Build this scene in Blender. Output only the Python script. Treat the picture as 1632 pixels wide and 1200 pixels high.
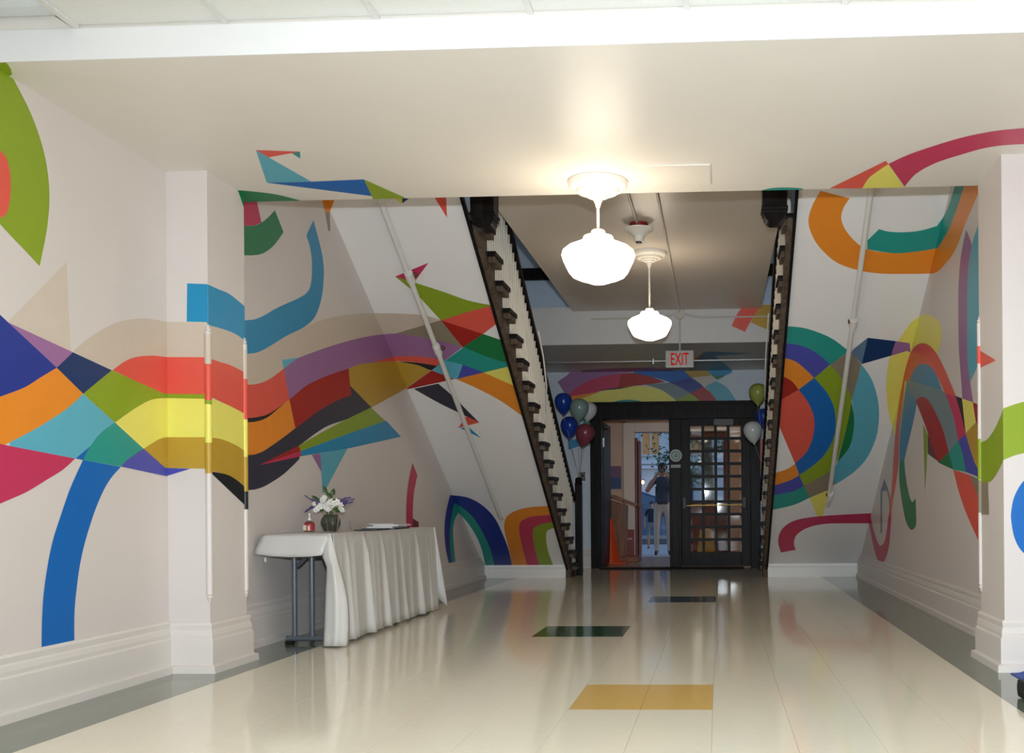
import bpy, bmesh, math, random
from mathutils import Vector, Matrix
from mathutils.geometry import tessellate_polygon
random.seed(7)
PI = math.pi
for o in list(bpy.data.objects): bpy.data.objects.remove(o, do_unlink=True)
scene = bpy.context.scene
COL = scene.collection

# ------------------------------------------------------------------ camera
FPX, CAMH, YAW, ROLL = 1624.0, 0.8545, math.radians(2.7), 0.0075     # focal length in pixels of a 1632 px wide frame
CX = 1145 - FPX*math.tan(YAW); CY = 809.0 + ROLL*FPX*math.tan(YAW)   # principal point (the photo was straightened and cropped)
cam_d = bpy.data.cameras.new('camera'); cam = bpy.data.objects.new('camera', cam_d); COL.objects.link(cam)
cam_d.sensor_fit = 'HORIZONTAL'; cam_d.sensor_width = 36.0; cam_d.lens = FPX/1632*36.0
cam_d.shift_x = (816-CX)/1632; cam_d.shift_y = (CY-600)/1632
cam_d.clip_start = 0.05; cam_d.clip_end = 200
cam.matrix_world = Matrix.Translation((0, 0, CAMH)) @ Matrix.Rotation(YAW, 4, 'Z') @ Matrix.Rotation(PI/2, 4, 'X') @ Matrix.Rotation(-ROLL, 4, 'Z')
scene.camera = cam

# ------------------------------------------------------------------ world, big lights, exposure
w = bpy.data.worlds.new('world'); scene.world = w; w.use_nodes = True
nt = w.node_tree; nt.nodes.clear()
wo = nt.nodes.new('ShaderNodeOutputWorld'); bg = nt.nodes.new('ShaderNodeBackground'); sk = nt.nodes.new('ShaderNodeTexSky')
sk.sky_type = 'NISHITA'; sk.sun_disc = False; sk.sun_elevation = math.radians(22); sk.sun_rotation = math.radians(90); sk.air_density = 1.0; sk.ozone_density = 5.0
nt.links.new(sk.outputs[0], bg.inputs[0]); bg.inputs[1].default_value = 0.20
nt.links.new(bg.outputs[0], wo.inputs[0])
scene.view_settings.view_transform = 'Standard'; scene.view_settings.look = 'None'
scene.view_settings.exposure = 0.0; scene.view_settings.gamma = 1.0; scene.view_settings.use_curve_mapping = False

def area_light(name, loc, rot, sx, sy, watts, col):
    d = bpy.data.lights.new(name, 'AREA'); d.shape = 'RECTANGLE'; d.size = sx; d.size_y = sy; d.energy = watts; d.color = col
    o = bpy.data.objects.new(name, d); COL.objects.link(o); o.location = loc; o.rotation_euler = rot; return o
FLASH_W, TROFFER_E, STAIR_W, VEST_W, SHADE_E = 114.0, 4.6, 16.0, 9.0, 11.5
# the camera's own flash, a hand above the lens
area_light('camera_flash', (0.0, 0.02, CAMH+0.22), (PI/2, 0, YAW), 0.08, 0.05, FLASH_W, (0.82, 0.92, 1.0)).data.spread = math.radians(116)   # a flash reflector throws most of its light forward
# cool daylight from the stair window of the upper landing
area_light('stair_window_daylight', (-0.6, 14.2, 5.0), (math.radians(-62), 0, 0), 3.2, 1.6, STAIR_W, (0.62, 0.80, 1.0))
# vestibule ceiling lamp
area_light('vestibule_lamp', (-0.3, 16.1, 2.70), (0, 0, 0), 0.5, 0.5, VEST_W, (1.0, 0.70, 0.42))

# ------------------------------------------------------------------ pixel -> world helpers
_c, _s = math.cos(ROLL), math.sin(ROLL)
_r = Vector((math.cos(YAW), math.sin(YAW), 0)); _f = Vector((-math.sin(YAW), math.cos(YAW), 0)); ORG = Vector((0, 0, CAMH))
def ray(px, py):
    a, b = px-CX, -(py-CY)
    return _r*((_c*a+_s*b)/FPX) + Vector((0, 0, (-_s*a+_c*b)/FPX)) + _f
def hit(px, py, p0, n):
    d = ray(px, py); return ORG + d*((p0-ORG).dot(n)/d.dot(n))
def proj(p):
    q = Vector(p)-ORG; k = q.dot(_f); u = FPX*q.dot(_r)/k; v = FPX*q.z/k
    return (CX + _c*u - _s*v, CY - (_s*u + _c*v))
def at(px, py, y): return hit(px, py, Vector((0, y, 0)), Vector((0, 1, 0)))
def atz(px, py, z): return hit(px, py, Vector((0, 0, z)), Vector((0, 0, 1)))

# ------------------------------------------------------------------ materials
def lin(c):
    c = c/255.0
    return c/12.92 if c <= 0.04045 else ((c+0.055)/1.055)**2.4
def rgb(r, g, b, k=1.0): return tuple(min(0.92, lin(v)*k) for v in (r, g, b))
MATS = {}
def mat(name, col, rough=0.5, metal=0.0, noise=0.06, nscale=18.0, bump=0.0, bscale=60.0, coat=0.0, coat_rough=0.1, emit=None, estr=0.0, trans=0.0, ior=1.45, alpha=1.0, spec=0.5):
    if name in MATS: return MATS[name]
    m = bpy.data.materials.new(name); m.use_nodes = True; t = m.node_tree; p = t.nodes['Principled BSDF']
    p.inputs['Roughness'].default_value = rough; p.inputs['Metallic'].default_value = metal; p.inputs['Specular IOR Level'].default_value = spec
    p.inputs['Coat Weight'].default_value = coat; p.inputs['Coat Roughness'].default_value = coat_rough
    p.inputs['Transmission Weight'].default_value = trans; p.inputs['IOR'].default_value = ior; p.inputs['Alpha'].default_value = alpha
    tc = t.nodes.new('ShaderNodeTexCoord')
    if noise > 0:
        n = t.nodes.new('ShaderNodeTexNoise'); n.inputs['Scale'].default_value = nscale; n.inputs['Detail'].default_value = 4
        t.links.new(tc.outputs['Object'], n.inputs['Vector'])
        mx = t.nodes.new('ShaderNodeMix'); mx.data_type = 'RGBA'
        mx.inputs[6].default_value = tuple(c*(1-noise) for c in col)+(1,); mx.inputs[7].default_value = tuple(min(1, c*(1+noise)) for c in col)+(1,)
        t.links.new(n.outputs['Fac'], mx.inputs[0]); t.links.new(mx.outputs[2], p.inputs['Base Color'])
    else: p.inputs['Base Color'].default_value = tuple(col)+(1,)
    if bump > 0:
        n2 = t.nodes.new('ShaderNodeTexNoise'); n2.inputs['Scale'].default_value = bscale; n2.inputs['Detail'].default_value = 3
        t.links.new(tc.outputs['Object'], n2.inputs['Vector'])
        b = t.nodes.new('ShaderNodeBump'); b.inputs['Strength'].default_value = bump; b.inputs['Distance'].default_value = 0.01
        t.links.new(n2.outputs['Fac'], b.inputs['Height']); t.links.new(b.outputs[0], p.inputs['Normal'])
    if emit:
        p.inputs['Emission Color'].default_value = tuple(emit)+(1,); p.inputs['Emission Strength'].default_value = estr
    MATS[name] = m; return m
def wood_mat(name, c1, c2, rough, scale=6.0, bump=0.15, spec=0.28):
    m = bpy.data.materials.new(name); m.use_nodes = True; t = m.node_tree; p = t.nodes['Principled BSDF']; p.inputs['Roughness'].default_value = rough; p.inputs['Specular IOR Level'].default_value = spec
    tc = t.nodes.new('ShaderNodeTexCoord'); mp = t.nodes.new('ShaderNodeMapping'); mp.inputs['Scale'].default_value = (scale*4, scale*4, scale*0.5)
    n = t.nodes.new('ShaderNodeTexNoise'); n.inputs['Detail'].default_value = 6; n.inputs['Scale'].default_value = 1.0
    cr = t.nodes.new('ShaderNodeValToRGB'); cr.color_ramp.elements[0].color = c1+(1,); cr.color_ramp.elements[1].color = c2+(1,)
    cr.color_ramp.elements[0].position = 0.35; cr.color_ramp.elements[1].position = 0.7
    t.links.new(tc.outputs['Object'], mp.inputs[0]); t.links.new(mp.outputs[0], n.inputs['Vector']); t.links.new(n.outputs['Fac'], cr.inputs[0]); t.links.new(cr.outputs[0], p.inputs['Base Color'])
    b = t.nodes.new('ShaderNodeBump'); b.inputs['Strength'].default_value = bump; b.inputs['Distance'].default_value = 0.01
    t.links.new(n.outputs['Fac'], b.inputs['Height']); t.links.new(b.outputs[0], p.inputs['Normal'])
    MATS[name] = m; return m
K = 1.22
WALL = mat('wall_paint', (0.69, 0.63, 0.60), 0.42, noise=0.025, nscale=3, bump=0.04, bscale=45)
SOFFIT = mat('soffit_paint', (0.85, 0.825, 0.81), 0.40, noise=0.02, nscale=3, bump=0.03, bscale=30)
CEILP = mat('ceiling_gloss_paint', (0.77, 0.72, 0.655), 0.40, noise=0.03, nscale=4, bump=0.05, bscale=7, spec=0.4)
TRIMP = mat('trim_gloss_paint', (0.73, 0.675, 0.63), 0.45, noise=0.02, nscale=5)
WHITE = mat('white_paint', (0.80, 0.78, 0.74), 0.35, noise=0.02)
DARK = wood_mat('dark_stained_wood', (0.006, 0.0055, 0.006), (0.018, 0.014, 0.012), 0.36, spec=0.08)
DARKBROWN = wood_mat('brown_stained_wood', (0.065, 0.046, 0.033), (0.15, 0.105, 0.075), 0.42, spec=0.2)
OAK = wood_mat('oak_wood', (0.19, 0.06, 0.014), (0.36, 0.125, 0.03), 0.35)
PAL = dict(lime=(126,148,30), royal=(28,48,130), purple=(142,98,142), navy=(10,46,92), orange=(214,128,36), ltblue=(84,160,180), teal=(30,138,128), crimson=(180,48,84),
    coral=(206,80,66), yellow=(214,206,98), mustard=(172,138,46), indigo=(66,70,158), blue=(0,92,168), cyan=(24,128,172), taupe=(187,173,158), green=(24,112,70), dkred=(152,28,22),
    charcoal=(46,46,60), olive=(128,118,100), black=(24,26,32), steel=(88,112,138), slate=(108,126,132), paleyellow=(214,206,98), maroon=(92,44,48), paletaupe=(192,179,165), blue2=(64,122,158), dkgreen=(14,108,58))
NAMES = dict(lime='lime green', royal='royal blue', ltblue='light blue', cyan='cyan blue', dkred='dark red', olive='grey olive', slate='slate grey', paleyellow='pale yellow', paletaupe='faint taupe', blue2='muted blue', dkgreen='dark green', steel='steel blue')
def paint(c): return mat('mural_'+c, rgb(*PAL[c], K), 0.40, noise=0.04, nscale=12)

# ------------------------------------------------------------------ object helpers
def link(name, me, m=None, parent=None, smooth=False):
    o = bpy.data.objects.new(name, me); COL.objects.link(o)
    if m is not None and not me.materials: me.materials.append(m)
    if parent is not None: o.parent = parent
    if smooth:
        for p in me.polygons: p.use_smooth = True
    return o
def tag(o, label=None, cat=None, group=None, kind=None):
    if label: o['label'] = label
    if cat: o['category'] = cat
    if group: o['group'] = group
    if kind: o['kind'] = kind
    return o
def empty(name, loc, rz=0.0):
    o = bpy.data.objects.new(name, None); COL.objects.link(o); o.location = loc; o.rotation_euler = (0, 0, rz); o.empty_display_size = 0.1; return o
class MB:
    """collects shapes into one mesh"""
    def __init__(s): s.bm = bmesh.new()
    def box(s, x0, x1, y0, y1, z0, z1, bev=0.0):
        r = bmesh.ops.create_cube(s.bm, size=1.0); vs = r['verts']
        bmesh.ops.scale(s.bm, vec=(x1-x0, y1-y0, z1-z0), verts=vs); bmesh.ops.translate(s.bm, vec=((x0+x1)/2, (y0+y1)/2, (z0+z1)/2), verts=vs)
        if bev > 0: bmesh.ops.bevel(s.bm, geom=list({e for v in vs for e in v.link_edges}), offset=bev, segments=2, profile=0.7, affect='EDGES')
        return s
    def prism(s, pts, axis, a, b):
        """extrude the outline pts (2D) along axis from a to b; for x: (y,z), y: (x,z), z: (x,y)"""
        f = {'x': lambda p, t: (t, p[0], p[1]), 'y': lambda p, t: (p[0], t, p[1]), 'z': lambda p, t: (p[0], p[1], t)}[axis]
        v0 = [s.bm.verts.new(f(p, a)) for p in pts]; v1 = [s.bm.verts.new(f(p, b)) for p in pts]; n = len(pts)
        for i in range(n): s.bm.faces.new((v0[i], v0[(i+1) % n], v1[(i+1) % n], v1[i]))
        for tri in tessellate_polygon([[Vector((p[0], p[1], 0)) for p in pts]]):
            s.bm.faces.new([v0[i] for i in tri]); s.bm.faces.new([v1[i] for i in reversed(tri)])
        return s
    def lathe(s, prof, seg=24, c=(0, 0, 0), axis='z'):
        rings = []
        for r, z in prof:
            ring = []
            for i in range(seg):
                a = 2*PI*i/seg; u, v = max(r, 1e-4)*math.cos(a), max(r, 1e-4)*math.sin(a)
                p = {'z': (u, v, z), 'x': (z, u, v), 'y': (u, z, v)}[axis]
                ring.append(s.bm.verts.new((p[0]+c[0], p[1]+c[1], p[2]+c[2])))
            rings.append(ring)
        for a, b in zip(rings, rings[1:]):
            for i in range(seg): s.bm.faces.new((a[i], a[(i+1) % seg], b[(i+1) % seg], b[i]))
        s.bm.faces.new(list(reversed(rings[0]))); s.bm.faces.new(rings[-1]); return s
    def tube(s, pts, r, seg=10, radii=None):
        pts = [Vector(p) for p in pts]; rings = []
        for i, p in enumerate(pts):
            d = (pts[min(i+1, len(pts)-1)]-pts[max(i-1, 0)]).normalized()
            up = Vector((0, 0, 1)) if abs(d.z) < 0.95 else Vector((1, 0, 0))
            a = d.cross(up).normalized(); b = d.cross(a); rr = radii[i] if radii else r
            rings.append([s.bm.verts.new(p+(a*math.cos(2*PI*k/seg)+b*math.sin(2*PI*k/seg))*rr) for k in range(seg)])
        for a, b in zip(rings, rings[1:]):
            for i in range(seg): s.bm.faces.new((a[i], a[(i+1) % seg], b[(i+1) % seg], b[i]))
        s.bm.faces.new(list(reversed(rings[0]))); s.bm.faces.new(rings[-1]); return s
    def quad(s, *ps): s.bm.faces.new([s.bm.verts.new(p) for p in ps]); return s
    def mesh(s, name):
        bmesh.ops.recalc_face_normals(s.bm, faces=s.bm.faces[:]); me = bpy.data.meshes.new(name); s.bm.to_mesh(me); s.bm.free(); return me
    def build(s, name, m, parent=None, smooth=False):
        o = link(name, s.mesh(name), m, parent)
        if smooth:
            for p in o.data.polygons: p.use_smooth = True
            o.data.set_sharp_from_angle(angle=math.radians(40))
        return o
def box(name, m, x0, x1, y0, y1, z0, z1, parent=None, bev=0.0): return MB().box(x0, x1, y0, y1, z0, z1, bev).build(name, m, parent)
def struct(o, label=None): tag(o, label, kind='structure'); return o
def copy_tree(o, parent=None):
    c = o.copy(); COL.objects.link(c); c.parent = parent
    for ch in list(o.children): copy_tree(ch, c)
    return c

# ------------------------------------------------------------------ dimensions of the place (metres)
XL, XR = -2.925, 1.71            # side walls
ZB, YB0, YB1 = 2.665, 3.966, 5.84   # dropped beam: underside, front, back
ZACT = 2.79                      # tile ceiling of the near hall
PL = (XL, -2.70, 5.29, 5.71)     # left pilaster shaft x0 x1 y0 y1
PR = (1.47, XR, 5.33, 5.80)      # right pilaster shaft
SC = 12.82                       # stair soffit: z = 0.6 (SC - y)
def zs(y): return 0.6*(SC-y)
ISL, ISR = -1.895, 0.60          # inner edges of the two stair soffits
YD = 14.60                       # entrance wall
ZP = 3.22                        # plaster ceiling between the stairs
YBM = 12.15                      # beam before the entrance
ZE = 2.82                        # ceiling over the entrance

# ------------------------------------------------------------------ the setting: floor with vinyl tiles
fl = struct(box('floor', mat('tile_joint', rgb(168, 162, 138), 0.5), XL-0.2, XR+0.2, -6.0, 14.75, -0.12, -0.004), 'polished cream vinyl tile floor with green-grey borders and coloured squares')
def floor_mat(name, c):
    m = mat(name, c, 0.10, noise=0.05, nscale=22, bump=0.010, bscale=3.2, coat=0.12, coat_rough=0.05, spec=0.5); return m
CREAM = floor_mat('cream_vinyl_tile', (0.82, 0.765, 0.61)); BORDER = floor_mat('green_grey_vinyl_tile', (0.155, 0.185, 0.145))
YEL = floor_mat('ochre_vinyl_tile', (0.72, 0.47, 0.15)); GRN = floor_mat('green_vinyl_tile', (0.045, 0.105, 0.05)); BLU = floor_mat('dark_blue_vinyl_tile', (0.05, 0.10, 0.13))
T = 0.3065; GX, GY = -0.031, 4.312; BL, BR = -2.52, 1.25; g = 0.0003
cols = [(XL, BL, 'b')] + [((BL if i == -8 else GX+i*T), (BR if i == 3 else GX+(i+1)*T), 'f') for i in range(-8, 4)] + [(BR, XR, 'b')]
tile_mesh = {}
def tile_me(wd, m):
    k = (round(wd, 4), m.name)
    if k not in tile_mesh:
        b = MB(); h = wd/2-g; q = T/2; e = 0.0004
        top = [(-h+e, -q, 0), (h-e, -q, 0), (h-e, q, 0), (-h+e, q, 0)]; low = [(-h, -q, -0.004), (h, -q, -0.004), (h, q, -0.004), (-h, q, -0.004)]
        vt = [b.bm.verts.new(p) for p in top]; vl = [b.bm.verts.new(p) for p in low]
        b.bm.faces.new(vt)
        for i in range(4): b.bm.faces.new((vl[i], vl[(i+1) % 4], vt[(i+1) % 4], vt[i]))
        me = b.mesh('floor_tile'); me.materials.append(m); tile_mesh[k] = me
    return tile_mesh[k]
inlay = {}
for c0, r0, m in ((-2, 0, YEL), (-4, 8, GRN), (-2, 16, BLU)):
    for i in (0, 1):
        for j in (0, 1): inlay[(c0+i, r0+j)] = m
rest = {}
count = 0
for r in range(-33, 34):
    y0 = GY+r*T; y1 = min(y0+T, YD)
    if y0 >= YD: break
    for ci, (xa, xb, kd) in enumerate(cols):
        m = BORDER if kd == 'b' else inlay.get((ci-9, r), CREAM)
        vis = r >= -3 and abs(proj(((xa+xb)/2, max(y0, 1.0), 0))[0]-816) < 900
        if vis and (count < 288 or m in (YEL, GRN, BLU)):
            o = bpy.data.objects.new('floor_tile', tile_me(xb-xa, m)); COL.objects.link(o); o.parent = fl; o.location = ((xa+xb)/2, y0+T/2, 0); count += 1
        else: rest.setdefault(m.name, []).append((xa+g, xb-g, y0+g, y1-g))
for mn, lst in rest.items():
    b = MB()
    for xa, xb, ya, yb in lst: b.quad((xa, ya, 0), (xb, ya, 0), (xb, yb, 0), (xa, yb, 0))
    tag(b.build('floor_tiles', MATS[mn], fl), kind='stuff')

# walls
wall_l = struct(MB().box(XL-0.2, XL, -6.0, YD, 0, 6.2).build('wall_left', WALL), 'cream left wall painted with flowing multicoloured mural bands')
wall_r = struct(MB().box(XR, XR+0.2, -6.0, YD, 0, 6.2).build('wall_right', WALL), 'cream right wall painted with looping mural bands')
wall_b = struct(MB().box(XL-0.2, XR+0.2, -6.2, -6.0, 0, 6.2).build('wall_back', WALL), 'plain cream wall at the near end of the hall')
DX0, DX1, DZ = -1.68, 0.47, 2.14        # door opening
wf = MB().box(XL, DX0, YD, YD+0.15, 0, ZE).box(DX1, XR, YD, YD+0.15, 0, ZE).box(DX0, DX1, YD, YD+0.15, DZ, ZE).box(XL, XR, YD+0.001, YD+0.15, ZE, 6.2)
wall_f = struct(wf.build('wall_entrance', mat('entrance_wall_paint', (0.62, 0.69, 0.77), 0.42, noise=0.02)), 'pale grey entrance wall with mural arcs over the dark doors')
struct(box('trim_1', DARK, XL, XR, YD-0.05, YD, 4.15, 4.32), 'dark wooden band on the stair wall above the entrance')
# dropped beam
beam = struct(MB().box(XL, XR, YB0, YB1, ZB, ZACT+0.5).build('ceiling_beam', CEILP), 'wide dropped plaster beam across the hall with mural ribbons')
fas = box('fascia', mat('fascia_white', (0.80, 0.79, 0.78), 0.38, noise=0.01), XL, XR, YB0-0.006, YB0, ZB, ZACT, beam)
hatch = [atz(1022, 263.5, ZB), atz(1132, 260, ZB), atz(1132, 293, ZB)]
hx0, hx1, hy0, hy1 = hatch[0].x, hatch[1].x, hatch[0].y, hatch[2].y
MB().box(hx0, hx1, hy0, hy1, ZB-0.006, ZB, 0.002).build('access_panel', CEILP, beam)
# near tile ceiling: grid with lay-in tiles and light panels
ce = struct(MB().box(XL, XR, -6.0, YB0-0.006, ZACT+0.10, ZACT+0.25).build('ceiling', WHITE), 'suspended ceiling of white lay-in tiles over the near hall')
ACT = mat('ceiling_tile', (0.72, 0.72, 0.68), 0.8, noise=0.05, nscale=120, bump=0.1, bscale=200)
BAR = mat('ceiling_grid_bar', (0.66, 0.65, 0.62), 0.4)
LENS = mat('fluorescent_lens', (0.8, 0.82, 0.82), 0.4, emit=(1.0, 0.97, 0.92), estr=TROFFER_E)
LENS_OFF = mat('prismatic_lens_unlit', (0.66, 0.72, 0.74), 0.25, noise=0.03)
gx = [XL] + [-2.55 + i*0.61 for i in range(0, 7)] + [XR]
gy = [YB0-0.006-i*1.22 for i in range(0, 9)]
for x in gx[1:-1]: MB().prism([(x-0.012, ZACT), (x+0.012, ZACT), (x+0.012, ZACT+0.012), (x-0.012, ZACT+0.012)], 'y', -6.0, YB0-0.007).build('grid_bar', BAR, ce)
for y in gy[1:]: MB().box(XL, XR, y-0.012, y+0.012, ZACT+0.0005, ZACT+0.0125).build('grid_bar', BAR, ce)
lit = {(2, 1), (5, 1), (2, 3), (5, 3), (2, 5), (5, 5)}
for i in range(len(gx)-1):
    for j in range(len(gy)-1):
        xa, xb, yb, ya = gx[i]+0.002, gx[i+1]-0.002, gy[j]-0.002, max(gy[j+1]+0.002, -5.99)
        if (i, j) in lit: box('light_panel', LENS, xa+0.01, xb-0.01, ya+0.01, yb-0.01, ZACT+0.003, ZACT+0.02, ce)
        elif (i, j) == (0, 0):
            q = MB(); n = 8; pr = [(ya+0.01, ZACT+0.05)] + [(ya+0.01+(yb-0.02-ya)*t/n, ZACT+0.004+0.045*(max(0, t/n-0.8)/0.2)**2) for t in range(n+1)] + [(yb-0.01, ZACT+0.06)]
            q.prism(pr, 'x', xa, xb).build('unlit_light_panel', LENS_OFF, ce)
        else: box('ceiling_tile', ACT, xa, xb, ya, yb, ZACT+0.013, ZACT+0.03, ce)
# plaster ceiling between the stairs, beam before the entrance, low ceiling over it, upper stairwell
PX0, PX1 = -1.70, 0.50
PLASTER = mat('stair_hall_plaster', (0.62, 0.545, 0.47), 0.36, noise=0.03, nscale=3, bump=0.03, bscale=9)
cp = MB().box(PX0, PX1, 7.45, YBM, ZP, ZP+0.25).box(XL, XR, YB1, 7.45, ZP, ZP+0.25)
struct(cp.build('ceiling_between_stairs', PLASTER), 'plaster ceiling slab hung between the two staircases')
eb = struct(box('ceiling_entrance', mat('entrance_ceiling_paint', (0.62, 0.61, 0.60), 0.4, noise=0.02), XL, XR, YBM, YD, ZE, ZP+0.05), 'boxed beam and low ceiling before the entrance doors')
struct(box('ceiling_upper', WHITE, XL, XR, YB1, YD, 6.2, 6.35), 'white ceiling high over the stairwell')
struct(box('wall_upper', WALL, XL, XR, YB1-0.2, YB1, ZP+0.25, 6.2), 'wall closing the upper stairwell')
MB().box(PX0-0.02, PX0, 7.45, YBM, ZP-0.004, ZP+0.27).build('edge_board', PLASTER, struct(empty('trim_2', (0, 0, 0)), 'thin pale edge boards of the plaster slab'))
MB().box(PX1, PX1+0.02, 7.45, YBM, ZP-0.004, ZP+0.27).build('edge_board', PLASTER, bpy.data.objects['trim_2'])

# baseboards (profile: shoe, flat face, stepped cap)
PROF = [(0, 0.275), (0.010, 0.275), (0.016, 0.262), (0.012, 0.236), (0.016, 0.228), (0.020, 0.205), (0.018, 0.186), (0.026, 0.178), (0.026, 0.045), (0.044, 0.038), (0.046, 0.0), (0, 0)]
def skirt(name, path, parent=None):
    """sweep PROF along a plan path, the room on the left of the walking direction"""
    b = MB(); P = [Vector(p) for p in path]; rings = []
    for i, p in enumerate(P):
        d0 = (P[i]-P[i-1]).normalized() if i else None; d1 = (P[i+1]-P[i]).normalized() if i < len(P)-1 else None
        n0 = Vector((-d0.y, d0.x)) if d0 else None; n1 = Vector((-d1.y, d1.x)) if d1 else None
        if n0 is None: n = n1
        elif n1 is None: n = n0
        else: n = (n0+n1)/(1+n0.dot(n1))
        rings.append([b.bm.verts.new((p.x+n.x*d, p.y+n.y*d, z)) for d, z in PROF])
    k = len(PROF)
    for r0, r1 in zip(rings, rings[1:]):
        for i in range(k): b.bm.faces.new((r0[i], r0[(i+1) % k], r1[(i+1) % k], r1[i]))
    b.bm.faces.new(rings[0]); b.bm.faces.new(list(reversed(rings[-1])))
    return b.build(name, TRIMP, parent)
struct(skirt('baseboard_left', [(XL, PL[2]), (XL, -6.0)]), 'tall stepped cream baseboard on the left wall before the pilaster')
struct(skirt('baseboard_stair_left', [(XL, 12.5), (XL, PL[3])]), 'tall stepped cream baseboard behind the table')
struct(skirt('baseboard_right', [(XR, PR[3]), (XR, 12.5)]), 'tall stepped cream baseboard along the right wall')
struct(skirt('baseboard_near_right', [(XR, -6.0), (XR, PR[2])]), 'stepped cream baseboard before the right pilaster')
struct(skirt('baseboard_entrance', [(DX0-0.15, YD), (XL, YD)]), 'pale baseboard beside the entrance frame')

# pilasters
def pilaster(px, side, label):
    x0, x1, y0, y1 = px
    root = struct(empty('pilaster', ((x0+x1)/2, y0, 0)), label); off = Vector(root.location)
    def sh(o): o.location = -off; return o
    s = sh(box('shaft', WALL, x0, x1, y0, y1, 0, ZB, root))
    path = [(x0, y1), (x1, y1), (x1, y0), (x0, y0)] if side < 0 else [(x1, y0), (x0, y0), (x0, y1), (x1, y1)]
    global PROF
    sv = PROF; PROF = [(d*1.05, z*0.96) for d, z in PROF]
    sh(skirt('base_moulding', path, root)); PROF = sv
    return root, s, off
pil_l, shaft_l, off_l = pilaster(PL, -1, 'white wall pilaster on the left crossed by mural bands')
pil_r, shaft_r, off_r = pilaster(PR, 1, 'white wall pilaster at the right edge with lime band')
def bead(root, off, x, y, ztop, zbot, bands):
    r = 0.017
    pr = [(0.004, zbot-0.05), (0.010, zbot-0.04), (0.012, zbot-0.028), (0.017, zbot-0.022), (0.012, zbot-0.014), (0.018, zbot-0.006), (r, zbot+0.004), (r, ztop-0.004), (0.018, ztop+0.006), (0.012, ztop+0.014), (0.017, ztop+0.022), (0.012, ztop+0.028), (0.010, ztop+0.04), (0.004, ztop+0.05)]
    o = MB().lathe(pr, 14, (x, y, 0)).build('corner_bead', WALL, root, True); o.location = -off
    for c, a, b in bands:
        za, zb = CAMH+(809-a)*y/FPX, CAMH+(809-b)*y/FPX
        k = MB().lathe([(r+0.0008, zb), (r+0.0008, za)], 14, (x, y, 0)).build('painted_band', paint(c), o, True); tag(k, NAMES.get(c, c)+' paint on the bead')
bead(pil_l, off_l, PL[1]-0.004, PL[2]+0.004, 1.80, 0.42, [('taupe', 520, 569), ('coral', 569, 628), ('lime', 628, 634.5), ('yellow', 634.5, 697), ('mustard', 697, 747)])
bead(pil_l, off_l, PL[1]-0.004, PL[3]-0.004, 1.80, 0.41, [('taupe', 547, 594), ('coral', 594, 660), ('yellow', 660, 721), ('mustard', 721, 777), ('black', 777, 806)])
bead(pil_r, off_r, PR[0]+0.004, PR[3]-0.004, 1.87, 0.42, [('coral', 558.5, 586), ('lime', 704, 768), ('olive', 769, 820)])

# ------------------------------------------------------------------ the two staircases
class Thing:
    def __init__(s, name, loc, label, cat=None, group=None, kind=None):
        s.root = tag(empty(name, loc), label, cat, group, kind); s.off = Vector(loc)
    def add(s, o, label=None): o.parent = s.root; o.location = o.location - s.off; tag(o, label); return o
NT, RISE, RUN, NOFF = 18, 0.172, 0.172/0.6, 0.27
BALW = mat('cream_baluster_paint', (0.74, 0.69, 0.60), 0.4, noise=0.04)
def bal_mesh(h):
    pr = [(0.019, 0), (0.019, 0.10), (0.013, 0.115), (0.020, 0.13), (0.014, 0.145), (0.017, 0.25), (0.019, 0.34*h/0.8), (0.013, 0.46*h/0.8), (0.020, 0.48*h/0.8), (0.013, 0.50*h/0.8), (0.011, h-0.12), (0.018, h-0.10), (0.013, h-0.08), (0.016, h)]
    b = MB(); b.lathe(pr, 6); me = b.mesh('baluster'); me.materials.append(BALW)
    for p in me.polygons: p.use_smooth = True
    return me
HR = 1.05
bal_me = []
for j in range(3):
    dy = 0.05 + j*RUN/3            # distance of the baluster behind the nosing
    bal_me.append((dy, bal_mesh(HR-NOFF-0.03+0.6*dy)))
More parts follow.
